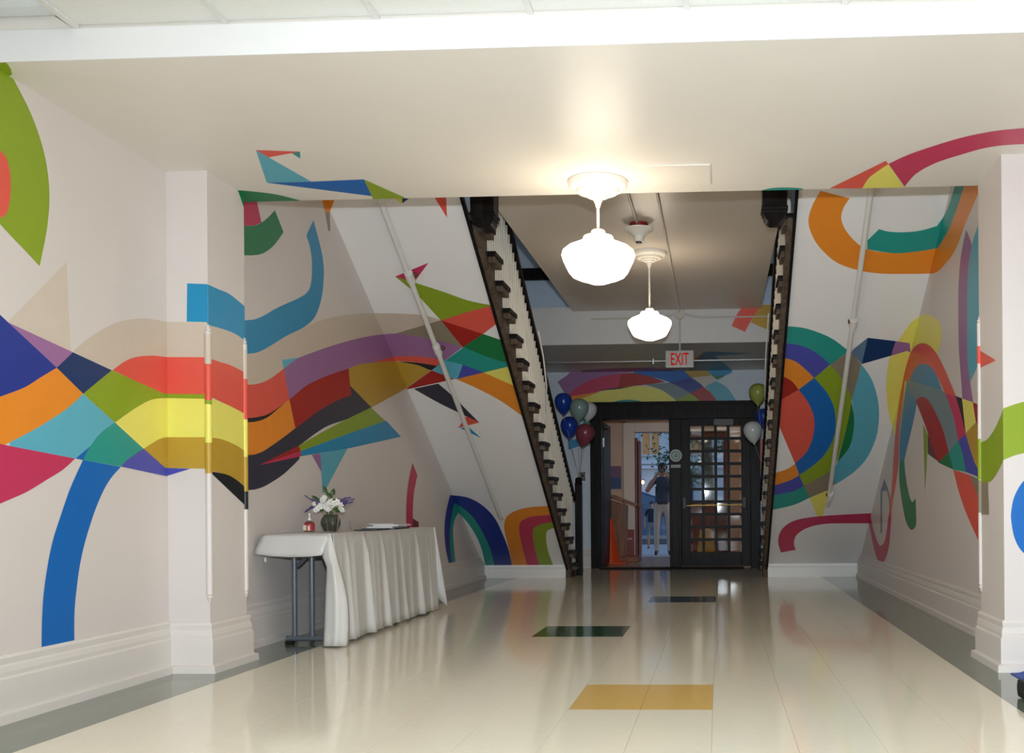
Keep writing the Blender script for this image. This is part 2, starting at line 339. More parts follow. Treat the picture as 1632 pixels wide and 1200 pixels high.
def staircase(s, label):
    """s = -1 left, +1 right; the flight climbs from the entrance towards the camera"""
    wallx = XL if s < 0 else XR; ix = ISL if s < 0 else ISR
    face = ix - s*0.06; tend = face - s*(0.068 if s < 0 else 0.042); bx = ix - s*0.040
    T_ = Thing('staircase', (ix, 12.9, 0), label, 'staircase', 'pair of staircases')
    y0, y1 = 12.55, SC-ZP/0.6
    X0, X1 = sorted((wallx, ix - s*0.0))
    sof = T_.add(MB().prism([(y0, 0.0), (y0, zs(y0)), (y1, zs(y1)), (y1, zs(y1)+0.08), (y0+0.06, zs(y0)+0.05), (y0+0.06, 0.0)], 'x', X0, X1).build('soffit', SOFFIT), 'sloping plaster underside painted with the mural')
    T_.add(MB().prism([(y0-0.016, 0), (y0-0.016, 0.118), (y0-0.006, 0.132), (y0, 0.132), (y0, 0)], 'x', X0, X1).build('kick_board', WHITE))
    # cut stringer with its saw-tooth top
    yn = lambda k: SC - (RISE*k-NOFF)/0.6       # nosing position of tread k
    up = []
    for k in range(1, NT+1): up += [(yn(k)-0.03, RISE*(k-1)-(0.04 if k > 1 else 0)), (yn(k)-0.03, RISE*k-0.04)]
    yl = yn(NT)-RUN-0.03
    pts = [(yn(1)-0.03, 0.0)] + up[1:] + [(yl, RISE*NT-0.04), (yl, zs(yl)-0.03), (12.60, zs(12.60)-0.03), (12.55, 0.0)]
    a, b = sorted((ix, face))
    st = T_.add(MB().prism(pts, 'x', a, b).build('stringer', DARKBROWN))
    a, b = sorted((ix+s*0.004, ix-s*0.020))
    T_.add(MB().prism([(12.62, zs(12.62)-0.045), (12.62, zs(12.62)-0.002), (y1-0.1, zs(y1-0.1)-0.002), (y1-0.1, zs(y1-0.1)-0.045)], 'x', a, b).build('stringer_edge_moulding', DARK))
    a, b = sorted((wallx, tend)); tr = MB().box(a, b, -0.315, 0.0, -0.038, 0.0, 0.008).mesh('tread'); tr.materials.append(DARK)
    a2, b2 = sorted((wallx, ix)); ri = MB().box(a2, b2, -0.05, -0.03, -RISE, -0.039).mesh('riser'); ri.materials.append(BALW)
    nb = MB().box(*sorted((face, tend+s*0.012)), -0.29, -0.015, -0.085, -0.038, 0.006).mesh('nosing_bracket'); nb.materials.append(DARKBROWN)
    for k in range(1, NT+1):
        for nm, me in (('tread', tr), ('riser', ri), ('nosing_bracket', nb)):
            o = link(nm, me); o.location = (0, yn(k), RISE*k); T_.add(o)
        for dy, me in bal_me:
            if k == 1 and dy < 0.1: continue
            o = link('baluster', me); o.location = (bx, yn(k)-dy, RISE*k); T_.add(o)
    # hand rail
    yA, yC = 12.93, 7.55; pr = [(-0.035, -0.03), (0.035, -0.03), (0.04, 0.01), (0.025, 0.035), (-0.025, 0.035), (-0.04, 0.01)]
    q = MB(); r0 = [q.bm.verts.new((bx+u, yA, zs(yA)+HR+v)) for u, v in pr]; r1 = [q.bm.verts.new((bx+u, yC, zs(yC)+HR+v)) for u, v in pr]
    for i in range(6): q.bm.faces.new((r0[i], r0[(i+1) % 6], r1[(i+1) % 6], r1[i]))
    q.bm.faces.new(r0); q.bm.faces.new(r1); T_.add(q.build('handrail', DARK))
    # bottom newel and the hanging newel of the upper landing
    nx = -1.795 if s < 0 else 0.60; ny = 13.04
    nw = T_.add(MB().box(nx-0.044, nx+0.044, ny-0.044, ny+0.044, 0, 1.16, 0.006).build('newel_post', DARK))
    MB().lathe([(0.040, 1.16), (0.052, 1.165), (0.052, 1.18), (0.044, 1.19), (0.044, 1.23), (0.036, 1.25), (0.01, 1.26)], 16, (nx, ny, 0)).build('newel_cap', DARK, nw, True)
    hx = face - s*0.115; hy = 7.50; w_ = 0.088
    nd = T_.add(MB().box(hx-w_, hx+w_, hy-w_, hy+w_, 2.995, 4.3, 0.006).box(hx-w_-0.008, hx+w_+0.008, hy-w_-0.008, hy+w_+0.008, 3.02, 3.04, 0.004).build('hanging_newel', DARK))
    MB().prism([(hx-0.078, 2.996), (hx-0.078, 2.975), (hx-0.062, 2.945), (hx-0.03, 2.925), (hx+0.03, 2.925), (hx+0.062, 2.945), (hx+0.078, 2.975), (hx+0.078, 2.996)], 'y', hy-0.078, hy+0.078).build('newel_drop', DARK, nd, True)
    return T_, sof
stair_l, sof_l = staircase(-1, 'left staircase over the white table, mural underside and dark stringer')
stair_r, sof_r = staircase(1, 'right staircase with orange and blue mural rings on its underside')

# ------------------------------------------------------------------ the mural, painted surface by surface
def sofn(): return Vector((0, -0.6, -1)).normalized()
V = Vector
SURF = {}
def surf(key, parent, n, corners):
    c = [V(p) for p in corners]; px = [proj(p) for p in c]
    ar = sum(px[i][0]*px[(i+1) % len(px)][1]-px[(i+1) % len(px)][0]*px[i][1] for i in range(len(px)))
    if ar < 0: px = px[::-1]
    SURF[key] = [parent, V(n).normalized(), c[0], px, 0]
yt = SC-ZP/0.6
surf('LN', wall_l, (1, 0, 0), [(XL, 2.9, 0), (XL, PL[2], 0), (XL, PL[2], ZB), (XL, 2.9, ZB)])
surf('PF', shaft_l, (0, -1, 0), [(XL, PL[2], 0), (PL[1], PL[2], 0), (PL[1], PL[2], ZB), (XL, PL[2], ZB)])
surf('PS', shaft_l, (1, 0, 0), [(PL[1], PL[2], 0), (PL[1], PL[3], 0), (PL[1], PL[3], ZB), (PL[1], PL[2], ZB)])
surf('LF', wall_l, (1, 0, 0), [(XL, PL[3], 0), (XL, 12.55, 0), (XL, 12.55, zs(12.55)), (XL, yt, ZP), (XL, PL[3], ZP)])
surf('LS', sof_l, sofn(), [(XL, 12.55, zs(12.55)), (ISL, 12.55, zs(12.55)), (ISL, yt, ZP), (XL, yt, ZP)])
surf('RS', sof_r, sofn(), [(XR, 12.55, zs(12.55)), (ISR, 12.55, zs(12.55)), (ISR, yt, ZP), (XR, yt, ZP)])
surf('RW', wall_r, (-1, 0, 0), [(XR, PR[3], 0), (XR, 12.55, 0), (XR, 12.55, zs(12.55)), (XR, yt, ZP), (XR, PR[3], ZP)])
surf('RP', shaft_r, (-1, 0, 0), [(PR[0], PR[2], 0), (PR[0], PR[3], 0), (PR[0], PR[3], ZB), (PR[0], PR[2], ZB)])
surf('RF', shaft_r, (0, -1, 0), [(PR[0], PR[2], 0), (XR, PR[2], 0), (XR, PR[2], ZB), (PR[0], PR[2], ZB)])
surf('BM', beam, (0, 0, -1), [(XL, YB0, ZB), (XR, YB0, ZB), (XR, YB1, ZB), (XL, YB1, ZB)])
surf('DW', wall_f, (0, -1, 0), [(XL, YD, 0), (XR, YD, 0), (XR, YD, ZE), (XL, YD, ZE)])
surf('EC', eb, (0, 0, -1), [(XL, YBM, ZE), (XR, YBM, ZE), (XR, YD, ZE), (XL, YD, ZE)])
surf('EF', eb, (0, -1, 0), [(XL, YBM, ZE), (XR, YBM, ZE), (XR, YBM, ZP+0.05), (XL, YBM, ZP+0.05)])
def clip(poly, conv):
    out = poly
    for i in range(len(conv)):
        a, b = conv[i], conv[(i+1) % len(conv)]
        ins = lambda p: (b[0]-a[0])*(p[1]-a[1])-(b[1]-a[1])*(p[0]-a[0]) >= -1e-6
        src, out = out, []
        for j in range(len(src)):
            p, q = src[j-1], src[j]; ip, iq = ins(p), ins(q)
            if ip != iq:
                d1 = (b[0]-a[0])*(p[1]-a[1])-(b[1]-a[1])*(p[0]-a[0]); d2 = (b[0]-a[0])*(q[1]-a[1])-(b[1]-a[1])*(q[0]-a[0]); t = d1/(d1-d2)
                out.append((p[0]+(q[0]-p[0])*t, p[1]+(q[1]-p[1])*t))
            if iq: out.append(q)
        if len(out) < 3: return []
    return out
def spline(pts, n=5):
    if len(pts) < 3: return pts
    P = [pts[0]]+pts+[pts[-1]]; res = []
    for i in range(1, len(P)-2):
        p0, p1, p2, p3 = P[i-1:i+3]
        for k in range(n):
            t = k/n
            res.append(tuple(0.5*((2*p1[j])+(-p0[j]+p2[j])*t+(2*p0[j]-5*p1[j]+4*p2[j]-p3[j])*t*t+(-p0[j]+3*p1[j]-3*p2[j]+p3[j])*t**3) for j in (0, 1)))
    res.append(pts[-1]); return res
def shape(keys, color, txt):
    """txt: runs split by '|'; a run is 'x,y x,y ...'; a run of three or more points is a smooth curve, of two a straight line, '/' starts a straight polyline"""
    poly = []
    for run in txt.split('|'):
        run = run.strip(); straight = run.startswith('/')
        pts = [tuple(float(v) for v in p.split(',')) for p in run.lstrip('/').split()]
        pts = pts if straight else spline(pts)
        for p in pts:
            if not poly or abs(p[0]-poly[-1][0])+abs(p[1]-poly[-1][1]) > 0.15: poly.append(p)
    if abs(poly[0][0]-poly[-1][0])+abs(poly[0][1]-poly[-1][1]) < 0.15: poly.pop()
    for key in keys.split():
        S = SURF[key]; pl = poly
        if key == 'LF': pl = [((x-14 if x < 400 else x), y) for x, y in poly]
        c = clip(pl, S[3])
        if len(c) < 3: continue
        cc = [c[0]]
        for p in c[1:]:
            if abs(p[0]-cc[-1][0])+abs(p[1]-cc[-1][1]) > 0.05: cc.append(p)
        ar = abs(sum(cc[i-1][0]*cc[i][1]-cc[i][0]*cc[i-1][1] for i in range(len(cc))))/2
        if len(cc) < 3 or ar < 6: continue
        S[4] += 1; off = S[1]*(0.0006+0.00007*S[4])
        w3 = [hit(p[0], p[1], S[2], S[1]) for p in cc]
        tris = tessellate_polygon([[V((p[0], p[1], 0)) for p in cc]])
        me = bpy.data.meshes.new('painted_shape'); me.from_pydata([tuple(p+off) for p in w3], [], [tuple(t) for t in tris]); me.update()
        bm = bmesh.new(); bm.from_mesh(me)
        for f in bm.faces:
            if f.normal.dot(S[1]) < 0: f.normal_flip()
        bm.to_mesh(me); bm.free()
        o = link('painted_shape', me, paint(color), S[0]); tag(o, NAMES.get(color, color)+' painted mural shape')
N_ = 'LN PF PS'
# near left wall and pilaster
shape('LN', 'lime', '14,106 19,121 49,181 70,243 78.5,305 75,362 63,424 | /63,424 14.5,373 -25,330 -25,60')
shape('BM', 'lime', '/-25,60 13,103 17,110 19,119 14,121 -25,108')
shape('LN', 'coral', '-25,220 5,245 14,265 17,295 14,328 5,345 -25,352')
shape('LN', 'paletaupe', '/13,513 106,417 112,548 114,563')
shape(N_, 'taupe', '116.7,560 140,540 166.7,523 193,511.7 226.7,507.3 246.7,509.3 263,512.7 | /263,512.7 329,513.3 331.7,517 | 331.7,517 360,526 376.7,534 392,545 | /392,545 392,595 | 392,595 366.7,582 350,577 332,572 | /332,572 328,570 263,570 | 263,570 245,567.7 220,569 200,576 179,591')
shape(N_, 'cyan', '/298.3,451.7 329.5,452.7 | 329.5,452.7 350,461.7 366.7,469.3 392,490 | /392,490 392,544.5 | 392,544.5 376.7,533.3 360,526 330.7,517.3 | /330.7,517.3 329.5,513.3 297.7,512.7')
shape(N_, 'coral', '179,590 200,575 220,568.3 245,566.7 263,569 | /263,569 330,569.3 | 330,569.3 350,576.7 366.7,581.7 392,594.3 | /392,594.3 392,661 | 392,661 363,646 333,631 | /333,631 261,628')
shape(N_, 'lime', '/132.3,627.3 178,590 261,627.3 333,628.5 340,634 333,636 263,635 | 263,635 240,638 213,652.5 182.7,673.8')
shape('LN', 'navy', '/90,586 116,561.3 177.7,590 132.3,627.3')
shape('LN', 'purple', '/13,514 116,561.3 90,586')
shape('LN', 'royal', '/-25,478 15,516 90,586 | 90,586 66.7,600 40,616.7 15,626.7 -25,641')
shape('LN', 'orange', '-25,641 15,626.7 40,616.7 66.7,600 90,586 | /90,586 132,627.5 | 132,627.5 110,648.3 83.3,666.7 53.3,685 15,705 -25,724')
shape('LN', 'ltblue', '132,627.8 110,648.3 83.3,666.7 53.3,685 15,705 | /15,705 15,711 120,730.7 | 120,730.7 133,721.7 146.7,708 163,690 182.7,673.3')
shape('LN', 'blue', '/146,709 120,730.7 133,733.5')
shape('LN', 'teal', '/182.7,673.3 228.3,715 | 228.3,715 213.3,725 200,735 192.3,743.5 | /192.3,743.5 131.7,733.3 | 131.7,733.3 143.3,711.7 160,690 182.7,673.3')
shape('LN', 'crimson', '/-25,702 15,710.7 119.3,730.7 | 119.3,730.7 100,748.3 73.3,765 43.3,783.3 15,796 -25,813')
shape('LN', 'blue', '/131.7,733.3 192.3,744 | 192.3,744 176.7,761.7 164,783 150.5,815 136.5,858.8 127.8,895.5 121.8,937.5 118.3,976 118,1023 | /118,1023 65.8,1032 | 65.8,1032 66.5,990 69,948 75.3,902.5 84,860.5 96.3,822 112,777 131.7,733.3')
shape(N_, 'yellow', '182.7,673.3 213.3,651.7 240,637.3 263,634.3 | /263,634.3 329,635.7 334,634.3 | 334,634.3 363,645.5 392,660.5 | /392,660.5 392,721 | 392,721 376.7,710.5 353,701 330,697 | /330,697 266.7,697 | 266.7,697 253,700.5 228.3,715')
shape(N_, 'mustard', '228.3,715 253,700 266.7,696.7 | /266.7,696.7 330,696.7 | 330,696.7 353,700 376.7,710 392,720.5 | /392,720.5 392,777.5 | 392,777.5 373.3,762 356.7,755 333,749.5 | /333,749.5 331,747 263,746')
shape(N_, 'indigo', '192.3,743.5 200,735 213.3,725 228.3,715 | /228.3,715 263.3,745.7 304,747 264.3,759')
shape('PS', 'black', '333,751 356.7,755 373,762 392,777.5 | /392,777.5 392,807')
# left of the beam underside
shape('BM', 'coral', '/407.7,239 478,241.4 465,243.9 428.2,250.6')
shape('BM', 'teal', '/465,243.9 478,241.5 478.8,252.5')
shape('BM', 'ltblue', '/407.7,239 428.2,250.6 496.2,289.2 425.1,291')
shape('BM', 'blue', '/425.1,291 496.2,289.4 579.9,285.6 594.3,312.5')
shape('BM', 'lime', '/579.9,285.6 651.3,317.4 652,322 597,322')
shape('BM PS', 'green', '379,303 405,305.2 443.5,310.4 491,322.6 | /491,322.6 490,327 392.5,330 392.5,344')
F_ = 'LF LS'
# far left wall and left stair soffit
shape('LS LF', 'paleyellow', '/628,317 641,324 641,316'); shape('LS LF', 'navy', '/641,316 652,316 641,324')
shape('LF', 'crimson', '/393,318 408.8,318 416.6,354.8 405,359.4 393,360')
shape('LF', 'green', '393,360 405,359.4 416.6,354.8 428,345.6 438,334.9 | /438,334.9 451.8,370.1 | 451.8,370.1 435.9,391.6 419,403.8 403.7,406.9 393,406.3')
shape('LF LS', 'orange', '/512,316 534,316 525.3,338.5 518,338.5'); shape('LF', 'olive', '/518,338 525.3,338 526.3,368 523,368')
shape('LS', 'coral', '/691,312 711,312 712.5,347')
shape('LF', 'taupe', '/391,540 483,522 | 483,522 517,509 547.7,502 578.3,499 | /578.3,499 640,500 700,540 | /700,560 560,600 | 449.7,588 434,602 416,611 391,615'); 
shape('LS', 'taupe', '500,510 547.7,502 578.3,499 615,499 645.7,500 673.3,502 700.9,509 | /700.9,509 740,555 560,560')
shape('LF', 'cyan', '391.5,513.5 416,505 443.5,489.6 477.2,474.3 491,463.6 496.2,446.7 497.1,419 494,394.6 488,375.3 | /488,375.3 499.3,351 | 499.3,351 507.9,382.4 514,410 516,437.5 512.5,474.3 501.7,505 483.4,521.8 455.8,535.6 431,551 413,560.5 391,566')
shape('LS LF', 'olive', '/630.4,531.5 703,510 737,552.3 704,546 664,538')
shape(F_, 'ltblue', '/449,573.4 476.5,569.8 462,581 452,589')
shape(F_, 'purple', '452,587.8 462,579.6 475.7,570.4 501.7,560.3 532.4,549.9 566,540.4 596.7,534.5 630.4,531.5 664,535.8 704,544.3 737.5,553 | /737.5,553 708.5,574.4 | 708.5,574.4 676.4,569.8 645.7,568.3 621.2,570.8 596.7,578.4 572,582 555.4,588 523,599 492.5,612.7 474,626.5 461,637.5')
shape('LF', 'coral', '391,615 416,610 434,601 452,587.2 | /452,587.2 461,636.9 | 461,636.9 452.7,642.8 440.5,652.2 425,661.5 409.8,665.4 391,667')
shape('LF', 'black', '391,667 409.8,664.7 425,660.8 440.5,651.6 456,640 | 456,640 443.5,651.5 428,664.5 413,671.3 391,675')
shape('LF', 'orange', '391,674.5 413,670.6 428,663.8 443.5,651 461,636.9 | /461,636.9 470.5,682.2 | 470.5,682.2 452.7,696.4 431,712 416,721.2 391,729')
shape(F_, 'charcoal', '391,728.5 416,720.5 431,711.3 452.7,696 470.5,682.2 | 470.5,682.2 489.5,667.8 507.9,654 535.4,638.5 560,628.5 | /560,628.5 557.5,614.5 592,649.6 | 592,649.6 553.8,667.5 517,681.3 475.7,711 | /475.7,711 477.2,731.2 | 477.2,731.2 465,743.5 449.7,757.3 431,769.5 416,777.2 391,784')
shape(F_, 'dkred', '461,636.9 474,625.5 492.5,611.7 523,598 555.4,587.2 | /555.4,587.2 557.5,614.8 560,629.5 | 560,629.5 535.4,639.3 507.9,654.6 489.5,668.4 470.5,682.8')
shape(F_, 'mustard', '555.4,587.2 572,581 596.7,577.4 624.3,575.6 645.7,577.4 667,581 688,589.7 | /688,589.7 644.2,621 592,649.4 557.5,614.2')
shape(F_, 'black', '636.5,576 664,577.6 701,583.6 | 701,583.6 688,589.9 667,582 645.7,578 636.5,576')
shape(F_, 'coral', '596.7,577.6 621.2,569.8 645.7,567.3 676.4,568.8 708.5,574 | /708.5,574 701,583.6 | 701,583.6 664,577.4 636.5,575.6 615,576 596.7,577.6')
shape('LF', 'lime', '475.7,710.4 530,679.5 591,649.4 | /591,649.4 602.8,660.8 613.6,670.5 553.8,692 478.8,719')
shape('LF', 'dkred', '/412.9,741 475.7,710.4 478.8,719'); shape('LF', 'crimson', '/412.9,741.3 478.5,718.8 480.3,727')
shape('LF', 'cyan', '/478.8,719 553.8,691.5 615,670.4 639,696 553.8,714.8 480.3,727')
shape('LF', 'purple', '/496.5,725 510.3,722.5 512.5,752.7'); shape('LF', 'ltblue', '/510.3,722.5 553.8,714.4 520,777.2 514,787')
shape('LF', 'crimson', '657,737.4 665,757.3 | 665,757.3 660.4,780.2 658,804.8 657.4,845 | /657.4,845 647.3,845 | 647.3,845 647.3,804.8 650.3,771 657,737.4'); shape('LF', 'maroon', '/657.5,826 667,832 667,840 657.5,840')
shape('LS', 'crimson', '/629.8,440.6 683,418.5 659.5,450.5')
shape('LS', 'lime', '/629.8,440.6 659.5,449.8 | 659.5,449.8 707,465 746.8,478.9 787,487 | 787,487 743.8,497.6 703,510.8 | /703,510.8 664,468')
shape('LS', 'coral', '703,510.4 743.8,497.3 787,486.5 | /787,486.5 795,513 769.8,532.2')
shape('LS', 'dkred', '/703,510.4 769.8,531.9 737.6,553.3')
shape('LS', 'dkgreen', '/737.6,553 769.8,532 804,543.5 816,581 | 816,581 777.5,569.5 739.2,553.6')
shape('LS', 'teal', '739.2,553 777.5,568.8 816,580.5 | /816,580.5 816,583.5 771.3,593.8 737.6,581.5 708.5,574.8')
shape('LS', 'ltblue', '/708.5,574.2 737.6,580.8 729,604.3 719.3,603 688,589.7')
shape('LS', 'indigo', '/737.6,580.8 771.3,593.3 729,604.3'); shape('LS LF', 'dkred', '/688,590 724,604 644.2,621.3')
shape('LS', 'yellow', '/770.7,593.4 814,583 826,618 | 826,618 799,606 770.7,593.4')
shape('LS', 'orange', '/727,604 770.7,593.4 | 770.7,593.4 799,605.6 826,618 | /826,618 838,667 | 838,667 799,639.3 762,619.4 727,604')
shape('LS', 'charcoal', '/659.5,619.4 698.4,611 | 698.4,611 722.3,631.7 763.7,673 | 763.7,673 742.2,662.5 700.9,642.6 659.5,619.4')
shape('LS', 'coral', '/743.8,662.9 764.3,673 730,681.8'); shape('LS', 'cyan', '/733,681.6 748.4,681.6 766.8,698')
shape(F_, 'royal', '717,903 710.2,874.8 708.2,841 711.2,814.1 716.9,788.9 | 716.9,788.9 743.9,792.2 767.5,804 787.7,824.3 801.2,851.2 811.3,878.2 817,907 | /817,907 789,907 | 789,907 782.7,878.2 770.9,851.2 754,824.3 737.2,809.1 723.7,802.4 | 723.7,802.4 718.6,827.6 716.3,861.3 720.3,903')
shape(F_, 'teal', '720.3,903 716.3,861.3 718.6,827.6 723.7,802.2 | 723.7,802.2 737.2,809 754,824.2 770.9,851.1 782.7,878.2 789.3,907 | /789.3,907 775.2,907 | 775.2,907 767.5,874.8 757.4,851.2 743.9,831 730.4,816.8 | 730.4,816.8 723.7,831 722,854.6 726.4,903')
shape('LS', 'orange', '817,907 811.3,874.8 804.6,847.9 803.9,832.7 809.6,820.9 828.2,811.5 851.7,807.4 884,806 | /884,806 886,820.9 | 886,820.9 855.1,821.9 838.3,825.9 828.2,834.4 828.2,851.2 834.9,881.6 842,907')
shape('LS', 'crimson', '842,907 834.9,881.6 828.2,851.2 828.2,834.4 838.3,825.9 855.1,821.9 888,820.5 | /888,820.5 890,830.5 | 890,830.5 865.2,834.4 851.7,841 849,852.9 853.4,878.2 861.7,907')
shape('LS', 'lime', '861.7,907 853.4,878.2 849,852.9 851.7,841 865.2,834.4 890,830.3 | /890,830.3 893,839 | 893,839 875.3,843.8 870.3,852.9 873.6,878.2 884.5,907')
# right side of the beam underside
shape('BM', 'crimson', '1416,261 1446.7,246.7 1490,231.7 1533.3,219 1576.7,210 1616.7,205.3 1680,201 | /1680,201 1680,228 | 1680,228 1616.7,230 1573,235 1530,246.7 1490,260 1460,276.7 1441.7,297')
shape('BM', 'coral', '/1322,300 1411.7,256 1416,261.2 | 1416,261.2 1386.7,281.9 1374,300')
shape('BM', 'yellow', '1374,300 1386.7,281.7 1416,261 | /1416,261 1441.7,300'); shape('BM', 'teal', '1214,303 1232,299.3 1260,298.6 1280,300.5 | /1280,306 1214,306')
R_ = 'RS RW'
# right stair soffit and right wall
shape(R_, 'orange', '1307.7,304 1295,326.7 1288.3,353.3 1296.7,380 1313.3,401.7 1336.7,420 1373,431.7 1406.7,436 1446.7,436.5 1478,436 | 1478,436 1492,434 1506.7,420 1523.3,396.7 1540,353.3 1566,293 | /1566,286 1540,286 | 1538.5,290 1528.3,323.3 1513.3,363.3 1496.7,391.7 1486.7,396.7 1453.3,401.7 1423.3,403.3 1382.3,397.3 1363.3,385 1346.7,365 1340.7,346.7 1345,330 1354.3,316')
shape(R_, 'teal', '/1382.3,383.3 1401,365 | 1401,365 1416.7,369 1440,370 1466.7,367.3 1493.3,360 | 1493.3,360 1506.7,340 1516.7,313.3 1525,286 | /1525,286 1539,286 | 1539,288 1528.3,323.3 1513.3,363.3 1496.7,391.7 1486.7,396.7 1453.3,401.7 1423.3,403.3 1382.3,397.3')
shape('RW', 'ltblue', '1566,335 1558,361 1549,390 1544,420 1541.7,463 1541.5,513 1542,572 1546.2,609 | 1546.2,609 1557,586 1572,545')
shape('RW', 'purple', '1540,365.7 1531.7,406.7 1528.3,446.7 1527.3,486.7 1528.3,553.3 1531.6,601 1534,636 | /1534,636 1551,640.5 | 1551,640.5 1546.2,608.3 1542.2,571.7 1541.5,513.3 1541.7,463.3 1544,420 1549.3,391 | 1549.3,391 1545,378 1540,365.7')
shape('RS', 'teal', '1246,519.3 1279.3,522.2 1308.6,531.3 1330.6,542.3 1352.6,559.6 | /1352.6,559.6 1323.3,581.5 | 1323.3,581.5 1301.3,563 1279.3,552 1246,545')
shape('RS', 'indigo', '1244,545 1279.3,551.5 1301.3,562.5 1323.3,580.8 | /1323.3,580.8 1297.6,602.5 | 1297.6,602.5 1279.3,585 1264.7,575 1242,568')
shape('RS', 'orange', '1242,568 1264.7,574.6 1279.3,584.5 1297.6,602 | /1297.6,602 1272.7,621.5 | 1272.7,621.5 1261,607 1240,596')
shape('RS', 'dkred', '1240,596 1261,606.5 1272.7,621 | /1272.7,621 1247,636 1236,640')
shape('RS', 'coral', '/1236,642 1247,635.8 1272.7,621 | 1272.7,621 1286.7,639.5 1296.9,663.3 1296.9,689 1286.7,718.3 1267.2,739 | /1267.2,739 1244.5,685.3 1236,664')
shape('RS', 'blue', '1297.6,602 1316,623 1327.7,645 1331.7,670.6 1328.8,696.3 1316,722 1297.6,740.3 1273.8,757 | /1273.8,757 1267.2,738.5 | 1267.2,738.5 1286.7,718.3 1296.9,689 1296.9,663.3 1286.7,639.5 1272.7,621')
shape('RS', 'lime', '1323.3,581.2 1339.8,601 1352.6,623 1357,641.3 1350.8,674.3 1334.3,733 1326.2,750 | /1326.2,750 1281.2,774.6 1273.8,756.8 | 1273.8,756.8 1297.6,740.3 1316,722 1328.8,696.3 1331.7,670.6 1327.7,645 1316,623 1297.6,602')
shape('RS', 'dkgreen', '1357,640.2 1361,663.3 1360,689 1352.6,714.6 1334.3,736.5 | 1334.3,736.5 1350.8,674.3 1357,640.2')
shape('RS', 'olive', '/1352.6,560 1358,562 1373,581 1358,640 | 1358,640 1352.6,623 1339.8,601 1323.3,581.2'); shape('RS', 'olive', '/1326.2,749.5 1331,770 1321.5,780 1290.3,793 1281.2,774.4')
shape('RS', 'ltblue', '1373.5,581 1389.3,604.7 1398.5,634 1401,663.3 1396.6,696.3 1382,729.3 1360,753 1330.6,772.4 | /1330.6,772.4 1327,752 1335,735.8 | 1335,735.8 1352.6,714.6 1360,689 1361,663.3 1357.5,638')
shape('RS', 'steel', '/1360,556.3 1383,538 1373.5,580.5 1357,561.5')
shape(R_, 'yellow', '1424,690 1416,655 1412.6,625 1413,600 1419,565 1433.3,540.5 1451.6,514.8 1470,502 1484.6,503.8 1497.5,514.8 1501,535 1495,563 | 1495,563 1470,580 1445,640 1432,690 1424,690')
shape(R_, 'navy', '/1383,538 1427.8,543.4 | 1427.8,543.4 1424,553.3 1420.5,566.5 | /1420.5,566.5 1373.5,580')
shape(R_, 'purple', '/1427.8,543.4 1450,546.7 1451,562 1446,558.8 1420.5,566.7 | 1420.5,566.7 1424,553.3 1427.8,543.4')
shape('RS', 'orange', '1230,755 1253.7,747.6 1267.2,738.8 | /1267.2,738.8 1273.8,757 | 1273.8,757 1257.3,766.5 1230,775')
shape('RS', 'indigo', '1230,774.5 1257.3,766 1273.8,757 | /1273.8,757 1281.2,774.6 | 1281.2,774.6 1261,784 1230,789.5')
shape('RS', 'teal', '1230,789 1261,783.6 1281.2,774.4 | /1281.2,774.4 1290.3,793 | 1290.3,793 1264.7,804.5 1230,812.5')
shape('RS', 'yellow', '/1290.3,793 1321.5,780 1312.3,817.3 1308,826.5 1301.3,820')
shape('RS', 'crimson', '1244.5,880.3 1240,861.3 1246.3,843 1264.7,830 1294,823.9 1338,820.2 1392,817.5 | /1392,817.5 1392,834 | 1392,834 1345.3,833.8 1312.3,834.9 1286.7,841 1270,852 1265.4,865 1268.3,876')
shape('RW', 'crimson', '1386,817.8 1393,846.6 1400.3,866.8 1405.8,868.6 1411.3,857.6 1415,832 1417.2,815 | /1417.2,815 1421,815 | 1421,815 1417.5,865 1411.3,890.6 1404,896 1396.6,887 1391,865 1384.6,832')
shape('RW', 'steel', '/1409.7,762.4 1403,783.7 1415.2,781.5'); shape('RW', 'slate', '/1403.4,783 1406.2,783 1406,850.5 1403.2,848'); shape('RW', 'olive', '1411,766 1418.9,791.8 1421.4,810 | /1421.4,810 1417.8,817.5 | 1417.8,817.5 1417,800 1413.8,783 1411,766')
shape(R_, 'coral', '1417.3,821 1421.4,773.4 1425,718.4 1429.9,663.4 1437.2,615.7 1446.4,575.4 1457.4,553.4 1471.3,546.8 1486.7,555.2 1501.4,579 1514.2,608.4 1523.6,631 | /1523.6,631 1506,627 | 1506,627 1501.4,615.7 1490.4,593.7 1479.4,582.7 1468.4,580.9 1457.4,590 1450,608.4 | /1450,608.4 1442.7,606.5 | 1442.7,606.5 1439,641.4 1433.5,692.7 1431.7,744 1426.2,780.8 1421.8,806.5 1420.5,823')
shape('RW', 'blue2', '1448,612 1457.4,589 1468.4,580 1479.4,582 1490.4,593 1502,622 | /1502,622 1475,619')
shape('RW', 'blue2', '/1445,607 1462,640 | 1462,640 1457.4,663.4 1450,696.4 1440.9,734 | /1440.9,734 1433.5,736 | 1433.5,736 1434.6,692.7 1439.8,645 1445,607')
shape('RW', 'slate', '/1442.7,604.7 1501.4,621.2 1506.9,626.7 | 1506.9,626.7 1519.7,663.4 1530.7,701 | /1530.7,701 1512.4,720.5 | 1512.4,720.5 1503.2,685.4 1492.2,659.7 1481.2,639.6 1470.2,632.2 1459.5,637 | /1459.5,637 1453.7,630.4')
shape('RW', 'dkred', '1459.2,638 1470.2,632.2 1481.2,639.6 1492.2,659.7 1503.2,685.4 1512.4,720.5 | /1512.4,720.5 1495.9,737.5 | 1495.9,737.5 1486.7,714.8 1477.6,685.4 1459.2,638')
